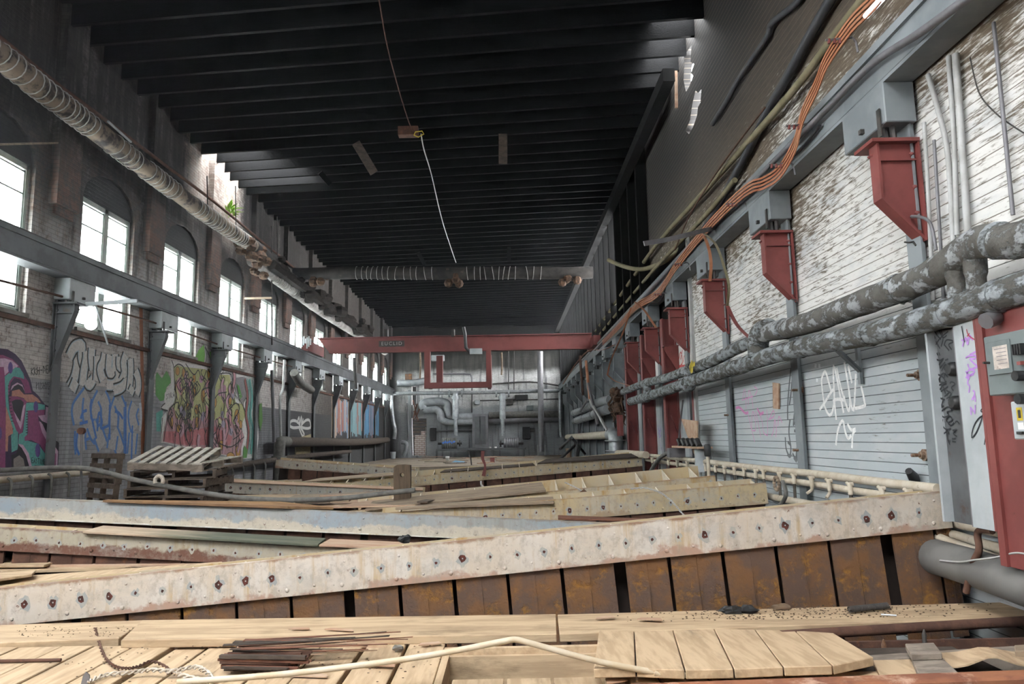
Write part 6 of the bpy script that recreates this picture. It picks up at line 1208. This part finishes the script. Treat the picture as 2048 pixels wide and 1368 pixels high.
p = fz(985, 925); b = MB(); b.box((p.x-.1,p.y-.1,p.z), (p.x+.1,p.y+.1,p.z+.22)); tag(b.build('red_box', M['red']), 'small dark red box on the far floor', 'box')
p = fz(913, 927); b = MB(); b.prism([p+Vector((-.3,0,.0)), p+Vector((.3,0,.02)), p+Vector((.35,.5,.05)), p+Vector((-.1,.5,.1))], (0,0,.02)); tag(b.build('blue_sheet', plain('blue_rag', '5f93b5')), 'crumpled light blue sheet on the far floor', 'sheet')
for i in range(34):
    x = 830+rnd.random()*280; y = 917+rnd.random()*13; p = fz(x, y); L = rnd.uniform(.3,1.4); a = rnd.uniform(-.5,.5); q = p+Vector((L*math.cos(a),L*math.sin(a),0)); b = MB(); b.bar(p+Vector((0,0,.03+.004*i)), q+Vector((0,0,.03+.004*i)), rnd.uniform(.06,.2), .03)
    tag(b.build('litter_board', M[('oldwood','palletwood','pinkwood')[i % 3]]), 'weathered scrap board lying on the floor before the far wall', 'board', 'scrap boards on the far floor')
# crumbs and dirt on the boards
b = MB()
for i in range(520):
    x = rnd.gauss(1580, 190); 
    if not 1190 < x < 1990: continue
    y = 1214+rnd.random()*26-(x-1500)*.018; p = oz(.041, x, y); r = rnd.uniform(.002,.007); b.ball(p+Vector((0,0,r*.3)), r, 5, 3, (1.3,1,.6))
for i in range(110): x = rnd.uniform(30, 330); p = oz(.043, x, 1252+rnd.random()*22); r = rnd.uniform(.002,.005); b.ball(p, r, 5, 3, (1.3,1,.6))
for i in range(150): p = oz(.004, rnd.uniform(100, 890), rnd.uniform(1285,1365)); r = rnd.uniform(.002,.006); b.ball(p, r, 5, 3, (1.5,1,.5))
tag(b.build('dirt_crumbs', M['crumb']), 'dark crumbs and dirt scattered over the front boards', 'dirt', kind='stuff')
# planks and scrap between the middle frames
ex = [((560,1004),(700,1001),.36,'oldwood','grey scrap board behind the brown timber'),((380,1001),(470,998),.34,'pinkwood','short pinkish scrap board below the pallet stack'),((590,1006),(660,1003),.36,'palletdark','dark scrap strip behind the brown timber'),((640,992),(780,988),.37,'pinkwood','reddish scrap board left of the wooden post'),((845,1004),(880,996),.42,'palletdark','dark scrap under the broad weathered board')]
for (p, q, z, m, lb) in ex:
    a = oz(z, *p); e = oz(z, *q); b = MB(); b.bar(a, e, .16, .02); tag(b.build('scrap_board', M[m]), lb, 'board', 'scrap boards between frames')
# ---------------------------------------------------------------- daylight
w = bpy.data.worlds.new('sky'); SC.world = w; w.use_nodes = True
bg = w.node_tree.nodes['Background']; bg.inputs[0].default_value = (.97, .985, 1.0, 1); bg.inputs[1].default_value = 26
SC.view_settings.view_transform = 'Standard'; SC.view_settings.look = 'None'; SC.view_settings.gamma = 1; SC.view_settings.exposure = 0
SC.view_settings.use_curve_mapping = False
cy = SC.cycles; cy.use_denoising = True; cy.max_bounces = 8; cy.diffuse_bounces = 4; cy.glossy_bounces = 3; cy.transparent_max_bounces = 8; cy.sample_clamp_indirect = 6
cy.caustics_reflective = False; cy.caustics_refractive = False

# thin haze added to imitate the veil of window glare
m = bpy.data.materials.new('dusty_air'); m.use_nodes = True; t = m.node_tree; t.nodes.remove(t.nodes['Principled BSDF'])
v = t.nodes.new('ShaderNodeVolumeScatter'); v.inputs['Color'].default_value = (.9,.95,1,1); v.inputs['Density'].default_value = .001; v.inputs['Anisotropy'].default_value = .8
t.links.new(v.outputs[0], t.nodes['Material Output'].inputs['Volume'])
b = MB(); b.box((XL-.7, -7, ZP-.3), (XR+.7, YF+1.8, 9.4)); o = tag(b.build('dusty_air', m), 'thin bright haze of dusty air filling the hall', 'haze', kind='stuff')
cy.volume_bounces = 0
